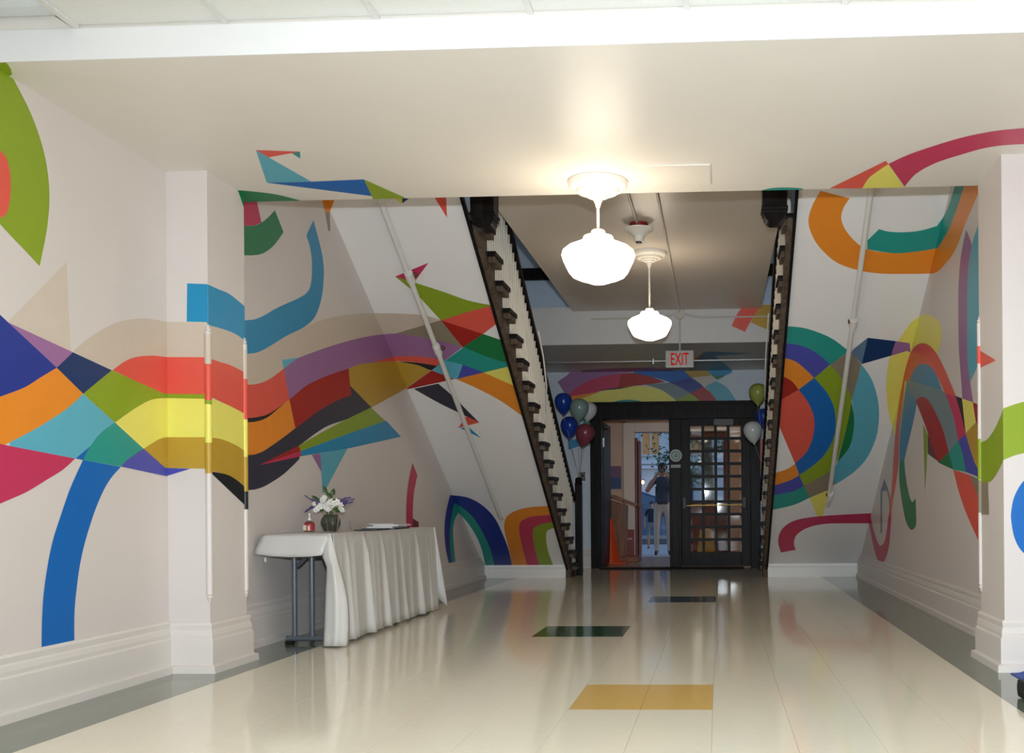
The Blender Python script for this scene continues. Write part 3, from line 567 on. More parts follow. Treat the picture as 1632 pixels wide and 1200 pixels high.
shape('RW', 'green', '/1433.5,735 1440.9,733 | 1440.9,733 1444.5,766 1450,791.8 1454.4,799.9 1459.2,793.6 | 1459.2,793.6 1460.3,832 1457.4,841.3 1451.9,843.9 1444.5,832 1438.3,802.8 1433.5,766 1433.5,735')
shape('RW', 'lime', '/1471.3,676 1479.4,692.7 1474.6,780.8'); shape('RW', 'maroon', '/1479.4,692 1495,735 1478.7,723')
shape('RW', 'crimson', '1506.9,626.7 1523.4,631 | 1523.4,631 1530.7,656 1539.9,691 | /1539.9,691 1527.8,703 | 1527.8,703 1519.7,663.4 1506.9,626.7')
shape('RW', 'dkgreen', '/1495.9,737.5 1512.4,720.3 1519.7,748.3'); shape('RW', 'teal', '/1512.4,720.3 1527.8,702 1534.4,722 1540.5,752.6 1519.7,748')
shape('RW', 'indigo', '/1527.8,702 1539.9,691.3 | 1539.9,691.3 1548,720 1556.4,742 1575,775 | /1575,775 1556.4,758.5 1540,752.5 1534.4,722')
shape('RW', 'black', '/1523.4,631 1533.7,634.8 1539.5,690 1530.7,656'); shape('RW', 'yellow', '/1533.7,634.8 1551,641.4 1555.7,672.6 1539.4,690')
shape('RW', 'dkred', '/1551,641.4 1575,650 1575,720 1555.7,672.6'); shape('RW', 'mustard', '/1539.5,691 1556.4,672.6 1575,715 1575,778 | 1575,778 1556.4,742 1548,720 1539.5,691')
shape('RW', 'coral', '/1519.7,748.5 1545.4,757 | 1545.4,757 1556.4,784.5 1580,850 | /1580,850 1580,905 | 1580,905 1556.4,854 1541.7,821 1528.9,784.5 1519.7,748.5')
shape('RW', 'olive', '/1545.4,757 1580,772 1580,850 1556.4,784.5')
shape('RP', 'coral', '/1545,558.5 1562,558.5 1587.6,574.3 1562,586.4 1545,586.4')
shape('RP RF', 'lime', '1540,704.6 1567.4,703.8 1582,689 1593,667 1599.3,650.6 | /1599.3,650.6 1617,644.3 1670,630 1670,712 1617,725.8 1599.3,733 | 1599.3,733 1589.4,753.3 1574.8,769 1540,768')
shape('RP', 'olive', '/1540,768.7 1574.8,769 1576.6,820.4 1540,820.4')
shape('RF', 'blue', '1650,752 1630,768 1617,790 1612.2,810 1611.4,828.5 1617,857.8 1630,880 1655,896')
# entrance: beam face, low ceiling and the wall over the doors
shape('EF', 'coral', '/1185.5,486 1214,486 | 1214,486 1199.8,505.9 1187.3,529 | /1187.3,529 1166,519.4 | 1166,519.4 1174.9,500.5 1185.5,486'); shape('EF', 'mustard', '/1214,486 1240,486 1240,524 1222.8,525.4 1196.2,513.7 | 1196.2,513.7 1204,499 1214,486')
shape('EC', 'purple', '928,590 980,587 1040,586 1075,590 | /1075,596 925,598'); shape('EC', 'orange', '/1040,588 1075,581 1105,572 1122,561 1112,576 1080,589'); shape('EC', 'blue2', '/1105,578 1122,561 1133,560 1200,563 1140,567 1167,590 1167,596 1092,596')
shape('DW', 'purple', '888.5,608.5 905,597 911,588 | /911,588 1020,588 | 1020,592 980,596.5 950,602.5 926,613 905,632 | /905,632 899,625')
shape('DW', 'crimson', '904,631 926,613 950,602.5 980,596.5 1013,594.8 | 1013,594.8 1001,615.6 974,619.5 947,626 910,632'); shape('DW', 'dkred', '990,595.5 1013,594.5 1040,601 1061,609 | 1061,609 1028,613.3 1001,616 985,618')
shape('DW', 'orange', '906,632 947,625.5 960,622 | 960,622 935,634 910,640')
shape('DW', 'blue', '/1010,594.6 1013,588 1087,588 1101.8,601.6 1068.5,609.6 | 1068.5,609.6 1040,601 1010,594.6')
shape('DW', 'mustard', '/1087,588 1126,588 1133.3,598.3 1118,602.8 1101.8,601.6'); shape('DW', 'cyan', '/1125,588 1168,588 1166,594 1153,600 1134,598'); shape('DW', 'dkgreen', '/1134,598 1155,599.5 1143,605.5')
shape('DW', 'yellow', '910,641 932,633.4 965,622 1001,616 1028,615.4 1055,622 1080,638 | /1080,648 905,650')
shape('DW', 'black', '955,622.5 974,619 1012,615.2 | 1012,615.2 985,620 955,622.5')
shape('DW', 'slate', '1028,613 1067,609.4 | 1067,609.4 1083,616.5 1100,627 | /1100,627 1077.5,638 | 1077.5,638 1055,622 1028,613')
shape('DW', 'royal', '/1067,609.6 1101.5,601.6 | 1101.5,601.6 1112,608 1121.5,616.4 | /1121.5,616.4 1100,627 | 1100,627 1083,616.5 1067,609.6')
shape('DW', 'paletaupe', '/1103,602 1133,598.6 1141,607 1125.5,615.8 1121,615')
shape('DW', 'dkred', '/1100,626.8 1121.3,616.3 | 1121.3,616.3 1133,626 1147,645 | /1147,645 1120,645'); shape('DW', 'lime', '/1077.5,637.6 1099,627 | 1099,627 1110,634 1119,645 | /1119,648 1070,648')
shape('DW', 'ltblue', '/1123,616 1141.4,607.4 | 1141.4,607.4 1160,619 1177,645 | /1177,645 1147,645 | 1147,645 1133,626 1123,616'); shape('DW', 'teal', '968,643 995,637 1020,639 1030,645 | /1030,650 960,650')
shape('DW', 'teal', '/929,667 946,652 946,680 930,700'); shape('DW', 'cyan', '/905,700 924,700 926,710 906,717'); shape('DW', 'coral', '/1206,700 1228,698 1228,742 1208,744'); shape('DW', 'lime', '/1208,744 1228,742 1228,752 1209,752')

# ------------------------------------------------------------------ entrance doors
GLASS = mat('door_glass', (0.9, 0.93, 0.92), 0.03, noise=0, trans=1.0, ior=1.45)
BRASS = mat('worn_brass', (0.42, 0.29, 0.10), 0.3, metal=1.0); BLACKM = mat('black_metal', (0.01, 0.01, 0.011), 0.4, metal=0.4)
STEEL = mat('galvanised_steel', (0.42, 0.43, 0.44), 0.35, metal=0.9)
dr = struct(empty('door_1', (-0.6, YD, 0)), 'dark wooden double entrance door, left leaf open, right leaf of small panes'); doff = Vector(dr.location)
def dadd(o, parent=None):
    if parent is None: o.parent = dr; o.location = o.location-doff
    else: o.parent = parent
    return o
FX0, FX1, FZ = -1.83, 0.60, 2.37
dadd(box('jamb', DARK, FX0, DX0+0.012, YD-0.07, YD+0.16, 0, FZ-0.22, bev=0.006)); dadd(box('jamb', DARK, DX1-0.012, FX1, YD-0.07, YD+0.16, 0, FZ-0.22, bev=0.006))
hd = dadd(MB().box(FX0, FX1, YD-0.08, YD+0.16, FZ-0.24, FZ-0.02, 0.006).build('lintel', DARK)); MB().box(FX0-0.03, FX1+0.03, YD-0.11, YD-0.001, FZ-0.035, FZ+0.005, 0.006).build('cap_moulding', DARK, hd)
MX0, MX1 = -0.70, -0.53
mu = dadd(MB().box(MX0, MX1, YD-0.03, YD+0.12, 0, FZ-0.24, 0.006).box(MX0+0.035, MX1-0.035, YD-0.045, YD-0.029, 0, FZ-0.24, 0.004).build('mullion', DARK))
sp = at(1077, 726, YD-0.047)
st_ = MB().lathe([(0.088, 0.0), (0.088, 0.003)], 32, (0, 0, 0), 'y').build('round_sticker', mat('sticker_white', (0.42, 0.46, 0.44), 0.4), mu); st_.location = (sp.x, YD-0.049, sp.z)
rg = MB()
for k in range(24):
    a0, a1 = 2*PI*k/24, 2*PI*(k+1)/24
    rg.quad((0.066*math.cos(a0), 0, 0.066*math.sin(a0)), (0.066*math.cos(a1), 0, 0.066*math.sin(a1)), (0.048*math.cos(a1), 0, 0.048*math.sin(a1)), (0.048*math.cos(a0), 0, 0.048*math.sin(a0)))
rg.quad((-0.03, 0, -0.025), (0.02, 0, -0.03), (0.035, 0, 0.01), (-0.01, 0, 0.035))
ro = rg.build('sticker_print', mat('sticker_green', (0.10, 0.20, 0.14), 0.4), mu); ro.location = (sp.x, YD-0.0505, sp.z)
s2 = at(1077, 743, YD-0.047); box('sticker_strip', mat('sticker_grey', (0.30, 0.32, 0.31), 0.4), s2.x-0.07, s2.x+0.07, YD-0.048, YD-0.045, s2.z-0.022, s2.z+0.022, mu)
# right leaf: 4 x 10 panes
LX0, LX1, LZ = MX1+0.004, DX1-0.016, 2.12
gx0, gx1 = at(1100.5, 780, YD).x, at(1181.5, 780, YD).x; gz1, gz0 = at(1140, 678.5, YD).z, at(1140, 880, YD).z
lf = dadd(MB().box(LX0, gx0, YD+0.0, YD+0.05, 0.02, LZ, 0.003).box(gx1, LX1, YD+0.0, YD+0.05, 0.02, LZ, 0.003).box(gx0, gx1, YD+0.0, YD+0.05, 0.02, gz0, 0.003).box(gx0, gx1, YD+0.0, YD+0.05, gz1, LZ, 0.003)
    .box(LX0+0.03, gx0-0.03, YD-0.006, YD+0.001, 0.1, LZ-0.08, 0.003).build('door_leaf', DARK))
pw, ph = (gx1-gx0)/4, (gz1-gz0)/10; bar = 0.021
for i in range(1, 4): box('muntin', DARK, gx0+i*pw-bar, gx0+i*pw+bar, YD+0.004, YD+0.046, gz0, gz1, lf)
for j in range(1, 10): box('muntin', DARK, gx0, gx1, YD+0.006, YD+0.044, gz0+j*ph-bar, gz0+j*ph+bar, lf)
rnd = random.Random(3)
for i in range(4):
    for j in range(10):
        b = MB().box(-pw/2+bar, pw/2-bar, -0.0025, 0.0025, -ph/2+bar, ph/2-bar, 0.0)
        o = b.build('pane', GLASS, lf); o.location = (gx0+(i+0.5)*pw, YD+0.026, gz0+(j+0.5)*ph); o.rotation_euler = (rnd.uniform(-0.02, 0.02), 0, rnd.uniform(-0.02, 0.02))
pb = MB().tube([(at(1091, 806, YD).x, YD-0.065, 0.885), (at(1186, 804, YD).x, YD-0.065, 0.895)], 0.011, 10).build('push_bar', BRASS, lf, True)
for px in (1091, 1186):
    q = at(px, 800, YD); box('bar_bracket', BLACKM, q.x-0.03, q.x+0.03, YD-0.08, YD-0.001, 0.84, 1.01, lf, 0.008)
q0, q1 = at(1137, 670, YD), at(1169, 677, YD); box('closer_box', mat('closer_grey', (0.03, 0.03, 0.032), 0.4), q0.x, q1.x, YD-0.06, YD-0.001, q1.z-0.01, q0.z+0.02, lf, 0.006)
# left leaf swung open into the vestibule
lo = dadd(MB().box(DX0-0.03, DX0+0.018, YD+0.17, YD+1.13, 0.02, LZ, 0.003).build('open_door_leaf', DARK))
box('closer_arm', BLACKM, DX0+0.018, DX0+0.07, YD+0.2, YD+0.5, LZ-0.10, LZ-0.04, lo, 0.006); box('hinge', STEEL, DX0+0.012, DX0+0.027, YD+0.165, YD+0.2, 1.75, 1.88, lo)
struct(MB().box(DX0+0.0, MX0+1.05, YD-0.42, YD-0.10, 0.0005, 0.016, 0.005).build('door_mat', mat('black_rubber', (0.006, 0.006, 0.007), 0.85, bump=0.4, bscale=150)))
m_ = bpy.data.objects['door_mat']; del m_['kind']; tag(m_, 'black rubber mat lying before the entrance doors', 'door mat')
# light switch on the entrance wall
q = at(929, 759.5, YD); sw = Thing('light_switch', (q.x, YD, q.z), 'bright metal light switch plate beside the door frame', 'light switch')
sw.add(box('plate', mat('chrome_plate', (0.85, 0.86, 0.88), 0.12, metal=1.0), q.x-0.042, q.x+0.042, YD-0.008, YD-0.0005, q.z-0.062, q.z+0.062, bev=0.002)); sw.add(MB().box(q.x-0.02, q.x+0.02, YD-0.012, YD-0.007, q.z-0.008, q.z+0.025).box(q.x-0.006, q.x+0.006, YD-0.02, YD-0.007, q.z-0.03, q.z+0.005).build('toggle', BLACKM))

# ------------------------------------------------------------------ pendant lamps
OPAL = mat('lit_opal_glass', (0.9, 0.88, 0.84), 0.15, noise=0, emit=(1.0, 0.86, 0.66), estr=SHADE_E)
CANOPY = mat('white_enamel', (0.80, 0.74, 0.66), 0.3, noise=0.02)
def pendant(x, y, ztop, drop, label):
    T_ = Thing('pendant_lamp', (x, y, ztop), label, 'pendant lamp', 'schoolhouse pendant lamps'); c = (x, y, ztop)
    T_.add(MB().lathe([(0.008, -0.145), (0.012, -0.142), (0.016, -0.125), (0.030, -0.095), (0.052, -0.090), (0.054, -0.080), (0.076, -0.077), (0.080, -0.066), (0.112, -0.062), (0.118, -0.050), (0.122, -0.044), (0.150, -0.040), (0.162, -0.028), (0.166, -0.012), (0.165, -0.0008)], 40, c).build('canopy', CANOPY, None, True))
    zc = -drop
    T_.add(MB().lathe([(0.0085, zc-0.005), (0.0085, -0.14)], 14, c).build('stem', CANOPY, None, True))
    T_.add(MB().lathe([(0.046, zc-0.052), (0.048, zc-0.045), (0.040, zc-0.042), (0.039, zc-0.012), (0.030, zc-0.004), (0.012, zc)], 28, c).build('collar', CANOPY, None, True))
    pr = [(0.010, -0.306), (0.04, -0.303), (0.06, -0.296), (0.088, -0.286), (0.115, -0.277), (0.145, -0.263), (0.162, -0.243), (0.180, -0.208), (0.196, -0.173), (0.203, -0.147), (0.197, -0.125), (0.172, -0.104), (0.125, -0.083), (0.092, -0.069), (0.084, -0.055), (0.080, -0.043)]
    T_.add(MB().lathe([(r, zc+z) for r, z in pr], 48, c).build('glass_shade', OPAL, None, True)); return T_
pendant(-0.654, 5.62, ZB, 0.262, 'nearer pendant lamp with short stem below the beam')
pendant(-0.622, 9.40, ZP, 0.512, 'farther pendant lamp with long stem, smaller of the two')
# smoke alarm with its conduits
q = atz(1018, 356, ZP); sm = Thing('smoke_alarm', (q.x, q.y, ZP), 'white smoke alarm with red collar on the plaster ceiling', 'smoke alarm')
sm.add(MB().lathe([(0.075, -0.045), (0.078, -0.03), (0.078, -0.0005)], 28, (q.x, q.y, ZP)).build('collar', mat('red_plastic', (0.20, 0.012, 0.01), 0.35), None, True))
sm.add(MB().lathe([(0.03, -0.155), (0.040, -0.15), (0.045, -0.11), (0.085, -0.075), (0.125, -0.055), (0.125, -0.046), (0.03, -0.044)], 28, (q.x, q.y, ZP)).build('detector', CANOPY, None, True)); sm.add(MB().lathe([(0.025, -0.168), (0.028, -0.15)], 16, (q.x, q.y, ZP)).build('sensor', BLACKM, None, True))
CONDUIT = mat('painted_conduit', (0.58, 0.54, 0.48), 0.35, noise=0.03)
a = atz(1003, 303, ZP-0.012); tag(MB().tube([(q.x-0.02, 6.3, ZP-0.012), (q.x-0.01, q.y-0.08, ZP-0.012)], 0.011).build('conduit', CONDUIT, None, True), 'thin painted conduit leading to the smoke alarm', 'conduit')
e = at(1083, 492, YBM); s_ = atz(1045, 303, ZP-0.012)
tag(MB().tube([(-0.44, 6.3, ZP-0.012), (-0.44, 9.0, ZP-0.012), (e.x, YBM-0.06, ZP-0.012), (e.x, YBM-0.02, ZP-0.04)], 0.011).build('conduit', CONDUIT, None, True), 'long painted conduit running under the plaster ceiling to the exit sign', 'conduit')
jb = Thing('junction_box', (e.x, YBM, ZP-0.06), 'round white junction box on the beam above the exit sign', 'junction box')
jb.add(MB().lathe([(0.06, -0.04), (0.062, -0.036), (0.062, -0.0005)], 24, (e.x, YBM, ZP-0.055), 'y').build('box', CONDUIT, None, True))
for sx, ln in ((-1, 1.0), (1, 1.9)):
    x0 = e.x+sx*0.06; pts = [(x0, YBM-0.014, ZP-0.055), (x0+sx*0.12, YBM-0.014, ZP-0.09), (x0+sx*0.22, YBM-0.014, ZP-0.10), (x0+sx*min(ln, 1.2), YBM-0.014, ZP-0.10)]
    jb.add(MB().tube(pts, 0.010).build('side_conduit', CONDUIT, None, True))
# exit sign
RED = mat('exit_red', (0.60, 0.010, 0.006), 0.6, noise=0, emit=(1.0, 0.02, 0.01), estr=0.12, spec=0.1)
p0, p1 = at(1060.5, 586, YBM-0.06), at(1105.5, 558, YBM-0.06); cxs, czs = (p0.x+p1.x)/2, (p0.z+p1.z)/2
ex = Thing('exit_sign', (cxs, YBM-0.04, czs), 'grey EXIT sign with red letters hanging before the doors', 'exit sign')
ex.add(box('housing', mat('sign_grey', (0.46, 0.45, 0.44), 0.35), p0.x, p1.x, YBM-0.06, YBM-0.015, p0.z, p1.z, bev=0.012))
cu = bpy.data.curves.new('exit_text', 'FONT'); cu.body = 'EXIT'; cu.size = 0.2; cu.align_x = 'CENTER'; cu.align_y = 'CENTER'; cu.extrude = 0.002; cu.offset = 0.0022
tmp = bpy.data.objects.new('exit_text', cu); COL.objects.link(tmp); bpy.context.view_layer.update()
me = bpy.data.meshes.new_from_object(tmp.evaluated_get(bpy.context.evaluated_depsgraph_get())); bpy.data.objects.remove(tmp)
xs = [v.co.x for v in me.vertices]; zs_ = [v.co.y for v in me.vertices]; kx = 0.212/(max(xs)-min(xs)); kz = 0.145/(max(zs_)-min(zs_)); mx_, mz_ = (max(xs)+min(xs))/2, (max(zs_)+min(zs_))/2
for v in me.vertices: v.co = Vector((cxs+0.004+(v.co.x-mx_)*kx, YBM-0.0605-v.co.z, czs+(v.co.y-mz_)*kz))
me.materials.clear(); ex.add(link('lettering', me, RED))
ex.add(MB().tube([(e.x, YBM-0.012, ZP-0.12), (e.x, YBM-0.012, p1.z-0.01)], 0.011).build('stem_conduit', CONDUIT, None, True))
zr = at(1140, 573.5, YBM-0.03).z
tag(MB().tube([(XL, YBM-0.0, zr-0.0), (p0.x-0.002, YBM-0.0, zr)], 0.010).build('steel_conduit', STEEL, None, True), 'horizontal steel conduit left of the exit sign', 'conduit')
tag(MB().tube([(p1.x+0.002, YBM-0.0, zr), (XR, YBM-0.0, zr+0.005)], 0.010).build('steel_conduit', STEEL, None, True), 'horizontal steel conduit right of the exit sign', 'conduit')
hk = at(1041, 574, YBM-0.01); tag(MB().box(hk.x-0.008, hk.x+0.008, YBM-0.012, YBM+0.012, zr-0.035, zr+0.03, 0.003).build('pipe_clip', STEEL), 'small steel clip on the conduit left of the exit sign', 'pipe clip')
# sprinkler pipes under the stair soffits
PIPE = mat('white_pipe_paint', (0.76, 0.74, 0.70), 0.32, noise=0.02)
def onsof(px, py, d):
    n = sofn(); p0 = Vector((0, SC, 0))+n*d; return hit(px, py, p0, n)
def sprinkler(A, B, joints, label, s):
    a, b = onsof(*A, 0.055), onsof(*B, 0.055); T_ = Thing('sprinkler_pipe', tuple(b), label, 'pipe'); n = sofn()
    d = (b-a).normalized()
    T_.add(MB().tube([a-d*0.5, b-d*0.05, b-d*0.01-n*0.01, b-n*0.05], 0.023, 14).build('pipe', PIPE, None, True))
    for j in joints:
        c = onsof(*j, 0.055)
        T_.add(MB().tube([c-d*0.07, c-d*0.05, c-d*0.048, c+d*0.048, c+d*0.05, c+d*0.07], 0.03, 14, [0.029, 0.029, 0.035, 0.035, 0.029, 0.029]).build('coupling', PIPE, None, True))
        T_.add(MB().tube([c-n*0.055+d*0.11, c-d*-0.11], 0.010, 8).build('hanger', PIPE, None, True))
        T_.add(MB().lathe([(0.02, 0), (0.012, 0.03)], 10, tuple(c-d*0.02+Vector((s*0.045, 0, 0.0))), 'x').build('plug', mat('rust_brown', (0.12, 0.04, 0.02), 0.6)))
sprinkler((607, 322), (799, 828), [(653, 441), (697, 557)], 'white sprinkler pipe under the left stair soffit with two couplings', 1)
sprinkler((1388, 305), (1319, 808), [(1360, 515), (1323, 790)], 'white sprinkler pipe under the right stair soffit', -1)
# white cables hung along the balustrades
c1 = [at(x, y, yy) for x, y, yy in ((1225, 500, 10.5), (1221, 560, 10.9), (1219, 610, 11.3), (1220, 640, 11.6), (1224, 655, 11.8))]
tag(MB().tube(c1, 0.008, 8).build('hanging_cable', WHITE, None, True), 'thin white cable hanging beside the right balustrade', 'cable')
c2 = [at(x, y, yy) for x, y, yy in ((858, 528, 9.7), (866, 570, 10.0), (871, 615, 10.3), (870, 655, 10.6))]
tag(MB().tube(c2, 0.008, 8).build('hanging_cable', WHITE, None, True), 'thin white cable hanging beside the left balustrade', 'cable')

# ------------------------------------------------------------------ table with its cloth
TX0, TX1, TY0, TY1, TZ = -2.875, -2.435, 6.31, 8.57, 0.706
tb = Thing('folding_table', ((TX0+TX1)/2, (TY0+TY1)/2, 0), 'narrow folding table with grey tube legs under the white cloth', 'table')
GREYM = mat('grey_leg_enamel', (0.13, 0.15, 0.18), 0.32, metal=0.3); tb.add(box('tabletop', mat('table_laminate', (0.5, 0.48, 0.45), 0.4), TX0+0.005, TX1-0.005, TY0+0.005, TY1-0.005, TZ-0.028, TZ-0.003, bev=0.004))
for ye in (6.42, 8.46):
    xa, xb = -2.722, -2.608
    for x in (xa, xb): tb.add(MB().tube([(x, ye, 0.05), (x, ye, TZ-0.03)], 0.0165, 14).build('leg', GREYM, None, True))
    ft = tb.add(MB().tube([(-2.775, ye, 0.036), (-2.44, ye, 0.036)], 0.0185, 14).build('foot_bar', GREYM, None, True))
    for x in (-2.755, -2.46): box('rubber_foot', BLACKM, x-0.025, x+0.025, ye-0.02, ye+0.02, 0.001, 0.02, ft, 0.004)
    sgn = 1 if ye < 7 else -1
    tb.add(MB().tube([(xa+0.01, ye+sgn*0.02, 0.50), (xa+0.03, ye+sgn*0.05, 0.525), (xb-0.025, ye+sgn*0.12, 0.62), (xb+0.0, ye+sgn*0.16, TZ-0.03)], 0.012, 10).build('brace', GREYM, None, True))
    tb.add(box('hinge_plate', GREYM, xb-0.02, xb+0.035, ye-0.012, ye+0.012, TZ-0.12, TZ-0.03, bev=0.004))
def grid_mesh(b, f, nu, nv):
    vs = [[b.bm.verts.new(f(i/nu, j/nv)) for i in range(nu+1)] for j in range(nv+1)]
    for j in range(nv):
        for i in range(nu): b.bm.faces.new((vs[j][i], vs[j][i+1], vs[j+1][i+1], vs[j+1][i]))
CLOTH = mat('white_plastic_cloth', (0.64, 0.625, 0.60), 0.38, noise=0.02, nscale=6, bump=0.15, bscale=14, spec=0.4)
cl = MB(); grid_mesh(cl, lambda u, v: (TX0-0.004+(TX1-TX0+0.012)*u, TY0-0.006+(TY1-TY0+0.012)*v, TZ+0.0015*math.sin(23*u+9*v)), 6, 24)
def fold(y):
    s = 0
    for f_, a_, p_ in ((17, 0.5, 0.3), (31, 0.32, 1.7), (53, 0.22, 0.4), (83, 0.14, 2.2)): s += a_*math.sin(f_*y+p_+0.6*math.sin(3.1*y))
    return s
CRE = [(6.52, 0.030), (6.86, 0.045), (7.22, 0.03), (7.65, 0.022), (8.05, 0.028), (8.35, 0.02)]
def side(u, v):
    y = TY0-0.006+(TY1-TY0+0.012)*u; yy = y+0.03*v*(u-0.5)
    x = TX1+0.008+0.030*v+0.011*(v**0.6)*fold(y) + sum(a_*(0.35+0.65*v)*math.exp(-((y-c_-0.05*v)/0.022)**2) for c_, a_ in CRE)*min(1, v*5)
    return (x+0.008*min(1, v*6), yy, TZ-(TZ-0.012-0.03*u*(1-u))*v)
grid_mesh(cl, side, 150, 10)
hem = [(403.5, 883), (430, 886.5), (460, 888), (490, 887.5), (513, 885)]
def pl(tab, t):
    t *= len(tab)-1; i = min(int(t), len(tab)-2); k = t-i; return tuple(tab[i][j]*(1-k)+tab[i+1][j]*k for j in range(len(tab[0])))
def enddrape(u, v):
    h = pl(hem, u); t = (419+(526-419)*u, 850); q = at(t[0]*(1-v)+h[0]*v, t[1]*(1-v)+h[1]*v, TY0-0.006-0.035*math.sin(v*PI/2)-0.008*math.sin(u*9)*v)
    return (max(q.x, XL+0.012), q.y, q.z if v > 0.01 else TZ)
grid_mesh(cl, enddrape, 14, 6)
def farend(u, v): return (TX0+(TX1-TX0+0.02+0.09*v)*u, TY1+0.008+0.05*v+0.01*math.sin(u*14)*v, TZ-(TZ-0.03)*v*(0.35+0.65*u))
grid_mesh(cl, farend, 10, 6)
rows = [(850, 522, 527), (868, 517, 532), (885, 512, 537), (902, 520, 542), (930, 518.5, 550), (960, 517, 556), (1000, 515.5, 557.5), (1030, 514, 555)]
def flap(u, v):
    py, xl, xr = pl(rows, v); q = at(xl+(xr-xl)*u, py, TY0-0.012-0.05*math.sin(u*PI)*min(1, v*2)-0.03*v*(1-u)-0.006*math.sin(u*16)*v); return (q.x, q.y, max(q.z, 0.003))
grid_mesh(cl, flap, 12, 16)
tail = [[(404, 884), (408, 905)], [(410, 886), (411, 903)], [(416, 887), (417, 897)], [(424, 888), (425, 896)]]
grid_mesh(cl, lambda u, v: (lambda p: (max(p.x, XL+0.008), p.y, p.z))(at(*pl([(pl(c, v)) for c in tail], u), TY0+0.10)), 6, 3)
co = cl.build('tablecloth', CLOTH)
for p in co.data.polygons: p.use_smooth = True
so = co.modifiers.new('thickness', 'SOLIDIFY'); so.thickness = 0.0015; so.offset = 1
tag(co, 'white plastic tablecloth draped to the floor over the narrow table', 'tablecloth')
# things on the table
TT = TZ+0.004
def onT(px, y): return Vector(((px-1145)*y/FPX, y, TT))
vx = at(527, 830, 7.02).x; vy = 7.02
VGL = mat('green_vase_glass', (0.20, 0.24, 0.17), 0.06, noise=0, trans=0.75, ior=1.45)
va = tag(MB().lathe([(0.0418, 0.0000), (0.0502, 0.0103), (0.0654, 0.0430), (0.0684, 0.0645), (0.0623, 0.0903), (0.0471, 0.1075), (0.0517, 0.1161), (0.0486, 0.1161), (0.0426, 0.1049), (0.0578, 0.0860), (0.0631, 0.0645), (0.0593, 0.0430), (0.0418, 0.0129), (0.0076, 0.0103)], 32, (vx, vy, TT)).build('flower_vase', VGL, None, True), 'round smoky green glass vase on the white table', 'vase')
CLEAR = mat('clear_plastic', (0.97, 0.97, 0.97), 0.05, noise=0, trans=1.0, ior=1.22)
def cup(px, y, h, r, label):
    p = onT(px, y); tag(MB().lathe([(r*0.74, 0), (r*0.76, 0.002), (r, h), (r*0.96, h), (r*0.72, 0.006), (0.005, 0.005)], 24, (p.x, p.y, TT)).build('plastic_cup', CLEAR, None, True), label, 'cup', 'clear cups on the table')
cup(520, 6.80, 0.088, 0.044, 'clear plastic cup standing in front of the vase'); cup(558, 7.25, 0.066, 0.042, 'clear plastic cup standing behind the dark folder')
bq = Thing('flower_bouquet', (vx, vy, TT+0.12), 'bouquet of white blossoms and purple spikes in the green vase', 'bouquet')
LEAFM = mat('green_leaf', (0.055, 0.115, 0.028), 0.45, noise=0.25, nscale=40); PETAL = mat('white_petal', (0.82, 0.82, 0.78), 0.5, noise=0.04); PURP = mat('purple_spike', (0.115, 0.075, 0.24), 0.6, noise=0.3, nscale=80); STEM = mat('green_stem', (0.06, 0.12, 0.03), 0.5); YC = mat('yellow_centre', (0.6, 0.5, 0.08), 0.6)
pxm = 7.02/FPX
def fpos(px, py, dy=0.0): p = at(px, py, vy+dy); return p
base = Vector((vx, vy, TT+0.06))
rf = random.Random(11)
def blossom(p, r, tilt):
    b = MB()
    for k in range(6):
        a_ = 2*PI*k/6; d1 = Vector((math.cos(a_), -0.35, math.sin(a_))).normalized(); n1 = Vector((-math.sin(a_), 0, math.cos(a_)))
        pts = [Vector((0, 0, 0)), d1*r*0.55+n1*r*0.34, d1*r*1.05+n1*r*0.16+Vector((0, 0.01, 0)), d1*r*1.05-n1*r*0.16+Vector((0, 0.01, 0)), d1*r*0.55-n1*r*0.34]
        b.bm.faces.new([b.bm.verts.new(q) for q in pts])
    me = b.mesh('blossom'); me.materials.append(PETAL); o = link('blossom', me); o.location = p; o.rotation_euler = tilt; bq.add(o)
    MB().lathe([(0.001, -0.010), (0.0035, -0.006), (0.003, 0.006)], 8, (0, 0, 0), 'y').build('flower_centre', YC, o)
for i, (px, py) in enumerate([(513, 797), (517, 793), (523, 803), (527, 800), (530, 806), (523, 812), (511, 806), (508, 809), (534, 802), (519, 808), (503, 813), (500, 803), (541, 809), (545, 813), (543, 805), (526, 810), (515, 800), (537, 800)]):
    blossom(fpos(px, py, rf.uniform(-0.07, 0.0)), rf.uniform(0.019, 0.027), (rf.uniform(-0.5, 0.4), rf.uniform(0, 3), rf.uniform(-0.6, 0.6)))
for pts in ([(520, 812), (505, 800), (495, 796), (485, 789)], [(520, 815), (500, 806), (490, 813), (486, 816)], [(530, 812), (543, 801), (555, 797), (566, 795)], [(530, 813), (545, 804), (556, 801), (563, 799)], [(530, 811), (540, 800), (550, 794), (560, 793)]):
    P3 = [fpos(*p, rf.uniform(-0.05, 0.05)) for p in pts]; b = MB(); n = 16
    for k in range(n):
        t = 0.3+0.7*k/n; i = min(int(t*3), 2); q = P3[i].lerp(P3[i+1], t*3-i); r = 0.012*(1.15-t)
        for z in range(3):
            d = Vector((rf.uniform(-1, 1), rf.uniform(-1, 1), rf.uniform(-1, 1)))*0.011; bmesh.ops.create_icosphere(b.bm, subdivisions=1, radius=max(0.0035, r*0.7), matrix=Matrix.Translation(q+d*(1.2-t)))
    s1 = bq.add(b.build('purple_spike', PURP)); MB().tube([base]+P3, 0.002, 5).build('stem', STEM, s1)
